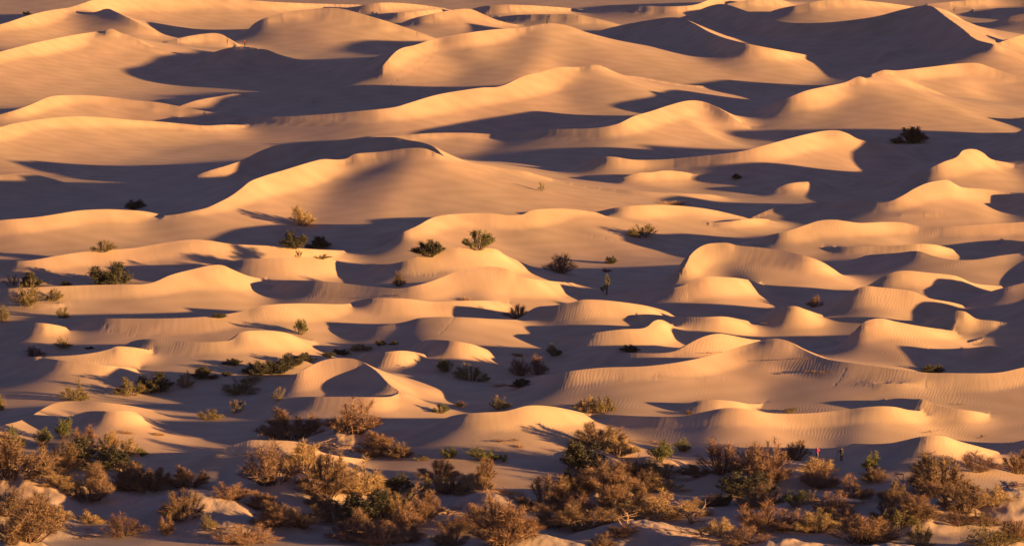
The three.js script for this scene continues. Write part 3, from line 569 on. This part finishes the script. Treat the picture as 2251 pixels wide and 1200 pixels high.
for (const a of [
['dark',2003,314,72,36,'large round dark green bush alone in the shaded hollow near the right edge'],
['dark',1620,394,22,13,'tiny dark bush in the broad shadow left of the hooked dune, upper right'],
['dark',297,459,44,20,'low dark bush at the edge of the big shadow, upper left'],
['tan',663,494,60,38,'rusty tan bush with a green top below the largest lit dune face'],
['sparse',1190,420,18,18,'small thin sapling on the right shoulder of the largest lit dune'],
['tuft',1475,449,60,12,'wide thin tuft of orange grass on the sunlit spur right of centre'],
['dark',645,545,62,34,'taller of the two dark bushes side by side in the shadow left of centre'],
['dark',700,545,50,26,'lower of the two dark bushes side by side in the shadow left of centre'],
['olive',225,553,56,24,'olive bush at the tip of a long shadow, left third of the picture'],
['dark',945,563,72,36,'dark bush half hidden behind the crest left of the bright green one'],
['green',1050,546,76,40,'bright olive green bush standing on a sunlit crest at the centre'],
['olive',1413,521,62,30,'spiky yellow green bush at the edge of a shadow right of centre'],
['olive',707,570,42,11,'low green cushion plant just below the pair of dark bushes'],
['sparse',655,567,22,16,'wispy sapling just left of the low green cushion plant'],
['bare',1230,599,62,42,'grey leafless bush in the wide shadow at the centre'],
['dark',1343,579,26,16,'small dark bush right of the grey leafless bush in shadow'],
['bare',1332,598,24,9,'tiny bare shrub below the small dark bush in the central shadow'],
['dark',240,625,98,48,'broad dark bush in shadow, biggest of those near the left edge'],
['dark',68,629,46,32,'compact dark green bush in shadow close to the left edge'],
['sparse',22,629,44,22,'thin yellowish plant at the left edge beside a compact dark bush'],
['dark',142,627,28,10,'small low dark bush between the compact and the broad dark ones at left'],
['olive',62,668,64,44,'leafy olive bush on a lit slope near the left edge'],
['olive',117,661,40,26,'smaller olive bush touching the right side of a leafy one at left'],
['olive',7,708,24,40,'tall olive bush cut by the left edge of the picture'],
['olive',134,700,30,28,'small yellow green bush on a thin shadow line near the left edge'],
['bare',877,629,28,32,'dark bare sapling in a shadow below the centre left footprints'],
['branch',872,650,20,18,'pale dead stump on the crest under the dark bare sapling'],
['tuft',1023,659,18,9,'tiny pale tuft at the foot of the rippled slope, centre'],
['stalk',1332,649,22,44,'tall narrow dark stem with a leafy green head in the central shadow'],
['green',661,735,34,36,'small leafy tree like bush lit in front of a curved shadow, left of centre'],
['bare',1792,675,36,24,'reddish bare shrub in shadow beside a rising crest, right side'],
['bare',1140,698,60,30,'leaning reddish dry shrub at the end of a crest near the centre'],
['dark',480,698,34,10,'low dark bush in a thin shadow, left of the small leafy tree like bush'],
['olive',138,765,38,22,'grey green bush at the start of a shadow strip, lower left'],
['bare',72,783,48,22,'dark bare shrub on a shadow strip close to the left edge'],
['dark',195,767,22,5,'flat dark sprig right of the grey green bush, lower left'],
['green',980,817,44,30,'round green bush, left one of the lit pair below the centre'],
['olive',1036,836,76,40,'wide olive bush, right one of the lit pair below the centre'],
['bare',1142,825,44,38,'left dark bare shrub of two in the shadow just below centre'],
['bare',1182,823,44,42,'right dark bare shrub of two in the shadow just below centre'],
['green',1219,782,36,24,'yellow green bush at the right tip of a small shadow below centre'],
['tuft',1140,782,24,10,'pale round cushion of dry grass on lit sand below centre'],
['dark',1150,850,56,17,'low dark green bush right on a crest below the bare shrubs'],
['tuft',1108,849,44,10,'reddish grass along the crest left of a low dark green bush'],
['dark',1387,775,44,18,'rounded dark bush in a shadow hollow right of centre'],
['dark',2053,820,52,19,'dark bush in the big shadow at the right, above the long lit crest'],
['olive',160,881,62,32,'orange green bush in shadow, lower left, under a single stalk'],
['sparse',172,874,20,44,'single tall stalk rising behind an orange green bush, lower left'],
['olive',284,870,66,40,'olive bush with orange branches in the lower left shadow'],
['dark',340,860,80,42,'dark bush merging with the olive one in the lower left shadow'],
['tan',406,851,38,32,'sunlit tan shrub between dark bushes, lower left'],
['dark',447,832,54,25,'dark bush right of the sunlit tan shrub, lower left'],
['olive',525,866,80,34,'spiky olive bush in the sun on a small crest, lower left'],
['dark',566,824,62,32,'dark bush at the lower left end of the chain of bushes behind the crest'],
['dark',608,820,64,30,'wide dark bush, second in the chain of bushes behind the crest'],
['dark',645,804,64,26,'third dark bush in the chain behind the crest, lower left'],
['dark',672,794,40,18,'fourth dark bush in the chain behind the crest, lower left'],
['dark',722,785,36,12,'flat dark bush, fifth in the chain behind the crest'],
['dark',748,780,42,13,'flat dark bush, sixth in the chain behind the crest'],
['olive',795,771,50,18,'olive bush at the upper right end of the chain behind the crest'],
['dark',836,759,26,11,'small dark bush beyond the upper right end of the chain'],
['dark',865,758,18,9,'tiny dark bush, farthest right along the chain of bushes'],
['dark',512,803,44,16,'flat dark bush left above the chain of bushes, lower left'],
['dark',497,826,22,9,'tiny round dark bush below the flat one, left of the chain'],
['olive',552,842,44,16,'low olive bush at the near foot of the chain of dark bushes'],
['sparse',612,882,36,26,'sparse olive sapling in front of the crescent hollow, lower left'],
['olive',460,922,54,26,'dark olive bush across a shadow edge, lower left'],
['sparse',522,907,48,28,'thin leafy bush right of the dark olive one across a shadow'],
['green',968,908,42,20,'small green bush in shadow behind the hooked crest at lower centre'],
['olive',1100,899,46,28,'dark olive bush at the edge of a crest, lower centre'],
['bare',1010,894,34,12,'faint bare shrub in shadow between two small bushes, lower centre'],
['tan',1290,905,60,34,'tan half of the double dry bush on a crest, lower centre right'],
['olive',1325,905,48,42,'olive half of the double dry bush on a crest, lower centre right'],
['bare',1514,911,18,10,'small bare sprig on a crest right of the double dry bush'],
['olive',1740,907,28,13,'small bush with a pale dead twig on a crest, right half'],
['olive',2,902,24,40,'olive bush cut off by the left edge, lower part'],
['branch',1765,790,62,20,'crooked dead branch lying on the long smooth dune face, right'],
['logs',1803,818,50,18,'cluster of dark dead roots on the long smooth dune face, right'],
['branch',2112,888,40,12,'dead wood in shadow at the right above a pointed sunlit tongue'],
['branch',1690,712,34,14,'reddish dead branch at the tip of a crest, right of centre'],
['branch',1560,775,60,10,'thin dead branches on a lit dune shoulder right of centre'],
['branch',2040,950,44,14,'dead branch on the sand behind the last crest, lower right'],
['branch',2152,962,40,12,'dark root on a lit sand shelf, lower right'],
['branch',606,218,26,6,'leftmost dark scrap of wood in the big shaded bowl, upper left'],
['branch',657,221,26,7,'middle dark scrap of wood in the big shaded bowl, upper left'],
['branch',692,225,22,6,'rightmost dark scrap of wood in the big shaded bowl, upper left'],
['dark',57,32,20,7,'tiny distant bush on a far crest in the top left corner'],
['branch',205,389,22,6,'dark piece of wood in the long shadow at the left edge'],
['branch',1894,131,16,5,'tiny dark piece of wood in the shadow between dunes, upper right'],
['bare',1262,589,20,8,'tiny bare shrub just right of the grey leafless bush in shadow'],
['tuft',275,952,26,9,'left pale tuft of several on the lit hollow, lower left'],
// foreground
['green',140,963,46,46,'upright bright green bush on lit sand, lower left'],
['green',90,978,50,40,'upright green bush, middle one of three near the lower left'],
['green',32,985,50,46,'upright green bush, left one of three near the lower left'],
['brown',30,1045,170,96,'big rusty brown shrub filling the left edge below the green bushes'],
['brown',120,1045,110,72,'rusty brown shrub right of the big one at the left edge'],
['bare',180,990,58,50,'bare grey tree like shrub above the dark thicket, lower left'],
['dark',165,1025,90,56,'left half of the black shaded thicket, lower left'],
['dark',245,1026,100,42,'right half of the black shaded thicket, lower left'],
['tan',236,992,56,44,'pale brown shrub standing out of the dark thicket, lower left'],
['tan',280,1000,46,32,'dense pale tan shrub at the right of the dark thicket'],
['green',312,1002,30,18,'small green bush at the far right end of the dark thicket'],
['tuft',205,960,20,10,'tiny pale tuft on the lit hollow, lower left'],
['tuft',345,957,26,10,'pale tuft on the sand floor right of the dark thicket'],
['brown',640,965,130,66,'brown shrub at the upper left of the root covered hummock'],
['brown',775,950,110,66,'brown shrub on top of the root covered hummock'],
['logs',720,985,150,44,'tangle of dark roots across the root covered hummock'],
['logs',800,990,140,50,'pale sunlit roots on the right flank of the hummock'],
['brown',830,1000,90,44,'brown shrub among the pale roots on the hummock flank'],
['brown',880,1005,56,38,'reddish shrub at the lower right end of the root covered hummock'],
['bare',595,1062,120,86,'dark bare shrub on the left shoulder of the shaded knoll'],
['tan',665,1035,110,64,'golden brown shrub crowning the shaded knoll, lower centre left'],
['branch',560,1000,70,26,'twisted dead branches on the lit dune above the shaded knoll'],
['brown',195,1100,84,76,'rusty shrub between the thicket and the flat brown hedge, lower left'],
['brown',330,1080,90,50,'left part of the flat brown hedge on the pale mound'],
['brown',410,1072,96,46,'right part of the flat brown hedge on the pale mound'],
['brown',510,1098,90,34,'low brown shrub on the slope right of the pale mound'],
['brown',575,1118,80,32,'low brown shrub farther down the slope right of the pale mound'],
['logs',250,1070,90,44,'dark tangle of dead wood below the flat brown hedge'],
['brown',20,1130,90,60,'reddish shrub at the left edge, second from the bottom'],
['brown',55,1185,140,96,'tall brown shrub in the bottom left corner'],
['logs',180,1180,80,30,'dead wood on dark sand in the bottom left'],
['branch',205,1172,50,36,'upright dead twigs beside the bottom left shrub'],
['brown',400,1140,90,60,'brown shrub on the shaded face of the pale mound'],
['olive',460,1165,36,40,'small olive bush at the foot of the pale mound'],
['brown',362,1175,34,46,'narrow rusty shrub under the pale mound, near the bottom'],
['logs',500,1160,110,36,'scattered dead sticks on the pale sand near the bottom'],
['brown',540,1195,120,36,'low brown shrub at the bottom edge, left of centre'],
['brown',600,1155,90,46,'brown shrub below the shaded knoll, left one of two'],
['brown',655,1160,84,50,'brown shrub below the shaded knoll, right one of two'],
['brown',715,1085,110,80,'reddish brown shrub right of the shaded knoll'],
['tan',780,1085,110,70,'pale brown shrub behind the reddish one, right of the shaded knoll'],
['brown',740,1145,120,60,'wide brown shrub left of the dark green mass, near the bottom'],
['dark',855,1085,110,38,'dark bush in shade, left of an olive one, lower centre'],
['olive',920,1092,64,46,'olive green bush lit on top, lower centre'],
['tan',975,1082,56,36,'tan shrub right of the lit olive bush, lower centre'],
['tan',1020,1084,64,40,'left golden shrub of two on the small sand peak, lower centre'],
['tan',1058,1076,52,30,'right golden shrub of two on the small sand peak, lower centre'],
['tuft',1105,1085,70,18,'dry grass on the lit sand right of the small peak'],
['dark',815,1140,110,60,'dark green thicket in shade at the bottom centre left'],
['olive',885,1125,60,46,'olive shrub between the dark thicket and the brown one, bottom'],
['brown',930,1140,76,60,'pinkish brown shrub right of the dark thicket, bottom'],
['snag',900,1125,70,44,'dead tree with forked limbs among the dark thicket, bottom'],
['bare',780,1190,110,52,'bare shrub at the bottom edge under the dark thicket'],
['brown',840,1195,110,46,'brown shrub at the bottom edge, centre left'],
['logs',1010,1130,140,50,'heap of grey dead sticks on the sand slope, lower centre'],
['brown',1105,1190,130,84,'large soft brown shrub at the bottom edge, centre'],
['brown',990,1195,70,44,'small reddish shrub at the bottom edge left of the soft brown one'],
['brown',1200,1120,120,66,'brown shrub on the mound left of a green bush, lower centre'],
['branch',1160,1105,56,34,'black dead branch with pale limbs on the mound, lower centre'],
['snag',1245,1125,50,40,'forked dead snag in front of the brown mound, lower centre'],
['brown',1320,985,110,54,'brown shrub on the top left of the central hummock'],
['tan',1360,1000,80,44,'sunlit golden shrub on the crest of the central hummock'],
['dark',1285,1030,90,60,'shaded dark shrub on the left side of the central hummock'],
['green',1345,962,30,16,'small green bush peeping over the central hummock'],
['brown',1335,1080,120,66,'bright orange brown shrub below the central hummock'],
['dark',1262,1085,66,56,'dark green bush left of the bright orange brown shrub'],
['green',1450,1012,72,44,'green bush on the right of the central hummock'],
['green',1502,992,42,26,'round yellow green bush right of the green one on the hummock'],
['logs',1465,975,70,18,'dead roots on the sand behind the two green bushes'],
['tan',1455,1050,110,36,'sunlit tan shrub sloping down from the central hummock'],
['bare',1420,1080,70,44,'shaded bare shrub in the hollow under the central hummock'],
['bare',1590,1040,110,66,'left dark leafless shrub of two on the shaded hummock, lower right'],
['bare',1660,1040,100,62,'right dark leafless shrub of two on the shaded hummock, lower right'],
['dark',1640,1085,110,44,'shadowy shrub at the foot of the shaded hummock, lower right'],
['brown',1695,1055,92,74,'rusty shrub left of the two people, lower right'],
['brown',1748,1012,64,38,'orange shrub just left of the person in pink'],
['tan',1800,1045,84,36,'open brown shrub in front of the person in pink'],
['green',1915,1035,44,44,'sparse green bush right of the person in black'],
['brown',1925,1058,52,34,'brown shrub under the sparse green bush, lower right'],
['branch',1872,1045,46,46,'leaning dead branch below the person in black'],
['olive',2050,1038,84,44,'dark olive bush on the rippled dune foot, lower right'],
['brown',2070,1090,130,86,'large brown shrub on the slope below the dark olive bush'],
['brown',2120,1125,90,60,'lower half of the brown slope hedge, lower right'],
['bare',2150,1035,90,40,'bare shrub right of the dark olive bush, lower right'],
['brown',2238,1040,70,52,'rusty shrub at the right edge beyond the bare one'],
['logs',2215,1070,90,44,'pale dead roots on the dark bank at the right edge'],
['logs',2060,1125,110,44,'dead roots on the shaded bank below the big brown shrub'],
['pole',1993,1088,36,48,'upright crooked dead tree standing in the sand, lower right'],
['green',1752,1113,64,36,'yellow green bush on shaded sand, lower right'],
['sparse',1785,1108,30,28,'thin green sapling beside the yellow green bush'],
['dark',1590,1110,50,22,'low dark green bush in the shadow, lower right of centre'],
['logs',1830,1105,120,44,'strewn sticks on the lit mound below the people'],
['brown',1880,1095,70,44,'brown shrub on the right of the mound below the people'],
['brown',1350,1125,100,54,'pinkish brown shrub below the bright orange one'],
['brown',1370,1100,46,44,'narrow brown shrub, left of two standing in the hollow'],
['brown',1405,1110,46,44,'narrow brown shrub, right of two standing in the hollow'],
['tan',1455,1140,110,54,'golden brown shrub left of the big gnarled dead tree'],
['snag',1525,1150,84,70,'big gnarled dead tree with grey broken limbs, lower right of centre'],
['logs',1560,1180,130,44,'thick weathered roots spreading from the big gnarled tree'],
['snag',1385,1175,56,52,'pale forked dead tree at the bottom, left of the gnarled one'],
['bare',1560,1113,40,24,'small bare shrub right of the big gnarled dead tree top'],
['brown',1290,1165,140,56,'broad brown shrub at the bottom, right of centre'],
['brown',1220,1160,90,50,'brown shrub at the bottom, left of the broad one'],
['bare',1665,1170,100,66,'thorny bare shrub on the bank near the bottom, right'],
['bare',1640,1195,90,40,'bare shrub at the bottom edge under the thorny one'],
['brown',1730,1165,90,40,'pinkish shrub right of the thorny bare shrub, near the bottom'],
['olive',1815,1158,70,40,'olive shrub on the lit bank, bottom right of centre'],
['olive',1872,1145,42,34,'small grey green shrub on a lit sand ridge, bottom right'],
['brown',1900,1195,140,56,'brown shrub at the bottom edge, right of centre'],
['olive',1975,1165,76,52,'orange green bush near the bottom, right'],
['olive',2022,1190,56,48,'tall thin olive shrub beside the orange green bush, bottom'],
['brown',2165,1155,80,32,'brown shrub on smooth sand, bottom right'],
['olive',2190,1200,130,46,'olive shrub in the bottom right corner'],
['tuft',1912,1143,18,9,'tiny pale tuft on the lit ridge, bottom right'],
['green',985,1008,44,28,'green bush beside the foot of the hooked crest, lower centre'],
['green',1065,1013,90,26,'wide green bush on the small lit ledge, lower centre'],
['green',1108,1016,14,20,'tiny green sprig right of the wide green bush'],
['logs',1108,968,50,26,'pale bleached stump in the lit hollow, lower centre'],
['tuft',1140,983,16,9,'pale clod of dry grass on a shadow edge, lower centre'],
['olive',925,1012,36,12,'low olive bush left of the green ones, lower centre'],
]) plant(...a);

{
  // smaller shrubs in the gaps, each named after the larger one it grows beside
  const r = rng(77), kinds = ['brown', 'bare', 'tan', 'brown'], words = { brown: 'brown', bare: 'bare', tan: 'tan' }, used = new Set();
  for (let k = 0; k < 160; k++) {
    const kind = kinds[k % 4], u = 10 + r() * (PW - 20), row = 1045 + 160 * r(), w = 46 + 56 * r(), h = 24 + 28 * r();
    let best = 90, near = null;
    for (const n of placed) { if (n.row < 940 || n.label.split(' ').length > 9) continue; const d = Math.hypot(n.u - u, 1.4 * (n.row - row)); if (d < best) { best = d; near = n; } }
    if (!near || best < 22) continue;
    const side = Math.abs(near.u - u) > 1.4 * Math.abs(near.row - row) ? (u < near.u ? 'left of' : 'right of') : row < near.row ? 'behind' : 'in front of', label = `small ${words[kind]} shrub ${side} the ${near.label}`;
    if (used.has(side + near.label)) continue;
    used.add(side + near.label); plant(kind, u, row, w, h, label, 'small shrubs in the foreground gaps', true);
  }
}

// fallen twigs and bits of root, too many and too small to count, on the ground among the shrubs
{
  const m = new Mesher(), r = rng(4242);
  for (let k = 0; k < 9000; k++) {
    const u = -20 + r() * (PW + 40), v = 1010 + 230 * Math.pow(r(), 0.8);
    if (N2(u / 70, v / 18) + 0.6 * N3(u / 25, v / 6) < 0.15) continue;
    const a = V3(...place(u, v, sampleH(u, v))), t = r() * 6.28, l = 0.25 + 0.9 * r() * r(), d = V3(Math.cos(t), 0.15 + 0.5 * r() * r(), Math.sin(t));
    m.blade(a, a.clone().addScaledVector(d, l), V3(-Math.sin(t), 0, Math.cos(t)), 0.02 + 0.02 * r(), tint([0.16, 0.105, 0.07], 0.5, r));
    if (r() < 0.4) m.blade(a.clone().addScaledVector(d, l * 0.4), a.clone().addScaledVector(d, l * 0.4).add(unit(r).multiplyScalar(l * 0.5)), V3(0, 1, 0), 0.012, tint([0.16, 0.105, 0.07], 0.5, r));
  }
  const o = new THREE.Mesh(m.build(), plantMaterial); o.name = 'twig_litter'; o.castShadow = o.receiveShadow = true;
  o.userData = { kind: 'stuff', label: 'fallen twigs and bits of root strewn between the foreground shrubs', category: 'litter' };
  scene.add(o);
}
// ---------------------------------------------------------------- people
// A body is laid out as tapered bones; their distances are joined softly and meshed as one continuous surface.
function personBody(bones, hands) {
  const R = 76, mc = new MarchingCubes(R, plantMaterial, false, false, 60000), half = R / 2, box = 1.05;   // box: half the side of the grid in metres, centred at y = 0.95
  mc.isolation = 0;
  const near = (x, y, z, b) => {
    const [a, e, ra, re] = b, dx = e[0] - a[0], dy = e[1] - a[1], dz = e[2] - a[2], px = x - a[0], py = y - a[1], pz = z - a[2];
    const t = clamp((px * dx + py * dy + pz * dz) / (dx * dx + dy * dy + dz * dz + 1e-9), 0, 1);
    return Math.hypot(px - dx * t, (py - dy * t), (pz - dz * t) * (b[5] ?? 1)) - (ra + (re - ra) * t);
  };
  for (let k = 0; k < R; k++) for (let j = 0; j < R; j++) for (let i = 0; i < R; i++) {
    const x = (i - half) / half * box, y = (j - half) / half * box + 0.95, z = (k - half) / half * box;
    let s = 0; for (const b of bones) s += Math.exp(-32 * near(x, y, z, b));
    mc.field[i + j * R + k * R * R] = Math.log(s) / 32;
  }
  mc.update();
  const n = mc.count, pos = new Float32Array(n * 3), nor = new Float32Array(n * 3), col = new Float32Array(n * 3);
  for (let k = 0; k < n; k++) {
    const x = mc.positionArray[k * 3] * box, y = mc.positionArray[k * 3 + 1] * box + 0.95, z = mc.positionArray[k * 3 + 2] * box;
    let best = 9, c = null; for (const b of bones) { const d = near(x, y, z, b); if (d < best) { best = d; c = b[4]; } }
    pos.set([x, y, z], k * 3); col.set(c, k * 3);
  }
  const g = new THREE.BufferGeometry();
  g.setAttribute('position', new THREE.BufferAttribute(pos, 3)); g.setAttribute('color', new THREE.BufferAttribute(col, 3)); g.setAttribute('normal', new THREE.BufferAttribute(nor, 3));
  g.computeVertexNormals();
  const fingers = hands.map(([wrist, dir, up, skin]) => {           // palm, four fingers of unequal length, a thumb off the side
    const m = new Mesher(), w = V3(...wrist), d = V3(...dir).normalize(), u = V3(...up).normalize(), s = d.clone().cross(u).normalize();
    m.tube([w.clone().addScaledVector(d, -0.03), w.clone().addScaledVector(d, 0.04), w.clone().addScaledVector(d, 0.09)], 0.03, 0.034, skin, 7);
    [0.075, 0.085, 0.08, 0.062].forEach((l, k) => { const q = w.clone().addScaledVector(d, 0.085).addScaledVector(s, (k - 1.5) * 0.02); m.tube([q, q.clone().addScaledVector(d, l * 0.5).addScaledVector(u, -0.008), q.clone().addScaledVector(d, l * 0.8).addScaledVector(u, -0.035)], 0.0095, 0.0075, skin, 5); });
    const q = w.clone().addScaledVector(d, 0.02).addScaledVector(s, -0.03); m.tube([q, q.clone().addScaledVector(s, -0.03).addScaledVector(d, 0.03), q.clone().addScaledVector(s, -0.03).addScaledVector(d, 0.06).addScaledVector(u, -0.015)], 0.012, 0.008, skin, 5);
    return m.build().toNonIndexed();
  });
  return mergeGeometries([g, ...fingers]);
}
function person(u, row, { height = 1.72, turn = 0, jacket, trousers, hair, skin = [0.45, 0.28, 0.19], shoes = [0.03, 0.03, 0.03], arms = 'down', stride = 0.06, knee = 0, pack }, label, group) {
  const J = jacket, T = trousers;
  const hipL = [-0.09, 0.92, 0], hipR = [0.09, 0.92, 0], ankL = [-0.11, 0.09, stride], ankR = [0.11, 0.09, -stride], kneeL = [-0.105, 0.5, stride * 0.5 + 0.03 + knee], kneeR = [0.105, 0.5, -stride * 0.5 + 0.02];
  if (knee) { ankL[1] = 0.16; ankL[2] = -0.12; kneeL[1] = 0.52; }
  const shL = [-0.175, 1.42, 0], shR = [0.175, 1.42, 0];
  let elL = [-0.25, 1.16, -0.03], elR = [0.25, 1.16, -0.03], wrL = [-0.24, 0.92, 0.08], wrR = [0.24, 0.92, 0.08], dL = [0, -1, 0.2], dR = [0, -1, 0.2], hu = [0, 0, 1];
  if (arms === 'camera') { elL = [-0.28, 1.30, 0.2]; elR = [0.34, 1.36, 0.16]; wrL = [-0.09, 1.52, 0.24]; wrR = [0.1, 1.54, 0.22]; dL = [0.4, 0.4, 0.2]; dR = [-0.4, 0.4, 0.2]; }
  if (arms === 'tripod') { elL = [-0.27, 1.18, 0.08]; elR = [0.27, 1.18, 0.08]; wrL = [-0.14, 1.2, 0.3]; wrR = [0.12, 1.22, 0.3]; dL = [0.2, 0.1, 1]; dR = [-0.2, 0.1, 1]; hu = [0, 1, 0]; }
  const bones = [
    [[0, 1.0, 0], [0, 1.25, 0.01], 0.135, 0.125, J, 1.25], [[-0.07, 1.36, 0], [0.07, 1.36, 0], 0.13, 0.13, J, 1.2], [[-0.06, 0.95, 0], [0.06, 0.95, 0], 0.12, 0.12, T, 1.15],
    [shL, elL, 0.062, 0.05, J], [elL, wrL, 0.05, 0.034, J], [shR, elR, 0.062, 0.05, J], [elR, wrR, 0.05, 0.034, J],
    [hipL, kneeL, 0.092, 0.062, T], [kneeL, ankL, 0.06, 0.042, T], [hipR, kneeR, 0.092, 0.062, T], [kneeR, ankR, 0.06, 0.042, T],
    [[ankL[0], ankL[1] - 0.04, ankL[2] - 0.03], [ankL[0] - 0.02, ankL[1] - 0.055, ankL[2] + 0.15], 0.045, 0.034, shoes], [[ankR[0], ankR[1] - 0.04, ankR[2] - 0.03], [ankR[0] + 0.02, ankR[1] - 0.055, ankR[2] + 0.15], 0.045, 0.034, shoes],
    [[0, 1.45, 0], [0, 1.53, 0.015], 0.056, 0.052, skin], [[0, 1.6, 0.02], [0, 1.655, 0.015], 0.078, 0.085, skin, 0.9], [[0, 1.615, 0.1], [0, 1.60, 0.115], 0.012, 0.014, skin],
    [[-0.085, 1.62, 0.01], [-0.09, 1.64, 0], 0.014, 0.014, skin], [[0.085, 1.62, 0.01], [0.09, 1.64, 0], 0.014, 0.014, skin],
  ];
  const root = new THREE.Group(); root.name = numbered('person');
  const add = (name, geo, c, parent = root) => { const o = new THREE.Mesh(geo, c.isMaterial ? c : new THREE.MeshStandardMaterial({ color: new THREE.Color().setRGB(...c), roughness: 0.85 })); o.name = name; o.castShadow = o.receiveShadow = true; parent.add(o); return o; };
  add('body', personBody(bones, [[wrL, dL, hu, skin], [wrR, dR, hu, skin]]), plantMaterial);
  const cap = new THREE.SphereGeometry(0.103, 16, 10, 0, 2 * Math.PI, 0, 1.75); cap.rotateX(-0.45); cap.scale(0.95, 1.05, 1.1); cap.translate(0, 1.645, 0);
  add('hair', cap, hair);
  for (const s of [-1, 1]) { const e = new THREE.SphereGeometry(0.012, 8, 6); e.translate(s * 0.032, 1.632, 0.092); add('eye', e, [0.02, 0.02, 0.02]); }
  const mouth = new THREE.CapsuleGeometry(0.006, 0.03, 3, 6); mouth.rotateZ(Math.PI / 2); mouth.translate(0, 1.573, 0.088); add('mouth', mouth, [0.3, 0.1, 0.08]);
  if (pack) {
    const b = new RoundedBoxGeometry(0.3, 0.46, 0.19, 3, 0.06); b.translate(0, 1.24, -0.21); const o = add('backpack', b, pack);
    for (const s of [-1, 1]) { const st = new THREE.TubeGeometry(new THREE.CatmullRomCurve3([V3(s * 0.1, 1.45, -0.14), V3(s * 0.12, 1.5, 0), V3(s * 0.13, 1.36, 0.14), V3(s * 0.14, 1.15, 0.1), V3(s * 0.12, 1.06, -0.12)]), 14, 0.014, 5); add('strap', st, pack.map(x => x * 0.6), o); }
  }
  if (arms === 'camera') { const c = new RoundedBoxGeometry(0.13, 0.085, 0.06, 2, 0.015); c.translate(0, 1.62, 0.17); const o = add('camera', c, [0.015, 0.015, 0.015]); const l = new THREE.CylinderGeometry(0.033, 0.036, 0.09, 14); l.rotateX(Math.PI / 2); l.translate(0, 1.62, 0.24); add('lens', l, [0.01, 0.01, 0.01], o); }
  const { p } = sandAt(u, row);
  root.position.copy(p); root.scale.setScalar(height / 1.74); root.rotation.y = turn;
  root.userData = { label, category: 'person', group };
  scene.add(root);
  return root;
}
function tripod(u, row, label) {
  const { p } = sandAt(u, row), root = new THREE.Group(); root.name = numbered('camera_tripod');
  const mat = new THREE.MeshStandardMaterial({ color: 0x0b0b0c, roughness: 0.5 });
  const add = (name, g, parent = root) => { const o = new THREE.Mesh(g, mat); o.name = name; o.castShadow = o.receiveShadow = true; parent.add(o); return o; };
  for (let k = 0; k < 3; k++) { const a = k * 2.094 + 0.4, m = new THREE.TubeGeometry(new THREE.LineCurve3(V3(Math.cos(a) * 0.04, 1.2, Math.sin(a) * 0.04), V3(Math.cos(a) * 0.42, -0.04, Math.sin(a) * 0.42)), 2, 0.018, 6); add('leg', m); }
  const col = new THREE.CylinderGeometry(0.02, 0.02, 0.3, 8); col.translate(0, 1.3, 0); add('centre_column', col);
  const head = new THREE.SphereGeometry(0.04, 10, 8); head.translate(0, 1.46, 0); add('head', head);
  const body = new RoundedBoxGeometry(0.15, 0.11, 0.08, 2, 0.02); body.translate(0, 1.55, 0); const o = add('camera', body); const l = new THREE.CylinderGeometry(0.04, 0.045, 0.16, 14); l.rotateX(Math.PI / 2); l.translate(0, 1.55, -0.11); add('lens', l, o);
  root.position.copy(p); root.userData = { label, category: 'tripod', group: 'camera tripods' }; scene.add(root);
}
person(1797, 1011, { turn: 2.6, jacket: [0.75, 0.035, 0.12], trousers: [0.2, 0.15, 0.12], hair: [0.07, 0.05, 0.04], arms: 'camera', stride: 0.03, height: 1.68 }, 'person in a pink jacket and tan trousers raising a camera to the face', 'people on the dunes');
person(1851, 1013, { turn: 3.5, jacket: [0.012, 0.012, 0.014], trousers: [0.014, 0.014, 0.016], hair: [0.015, 0.012, 0.01], arms: 'tripod', stride: 0.05, pack: [0.02, 0.02, 0.022], height: 1.8 }, 'person dressed in black standing behind a tripod on the sand crest', 'people on the dunes');
tripod(1843, 1012, 'black camera tripod in front of the person dressed in black');
person(537, 102, { turn: 2.2, jacket: [0.05, 0.03, 0.03], trousers: [0.015, 0.015, 0.018], hair: [0.3, 0.03, 0.02], arms: 'tripod', stride: 0.05, pack: [0.35, 0.03, 0.03], height: 1.74 }, 'distant person with a red hat and pack on the dark crest, upper left', 'people on the dunes');
tripod(541, 102, 'distant camera tripod beside the person on the dark crest, upper left');
person(1203, 53, { turn: -1.3, jacket: [0.03, 0.028, 0.022], trousers: [0.015, 0.015, 0.016], hair: [0.02, 0.018, 0.014], arms: 'down', stride: 0.12, knee: 0.2, pack: [0.12, 0.10, 0.03], height: 1.62 }, 'distant walker with a yellowish pack on top of the tall sunlit dune', 'people on the dunes');
renderer.render(scene, camera);
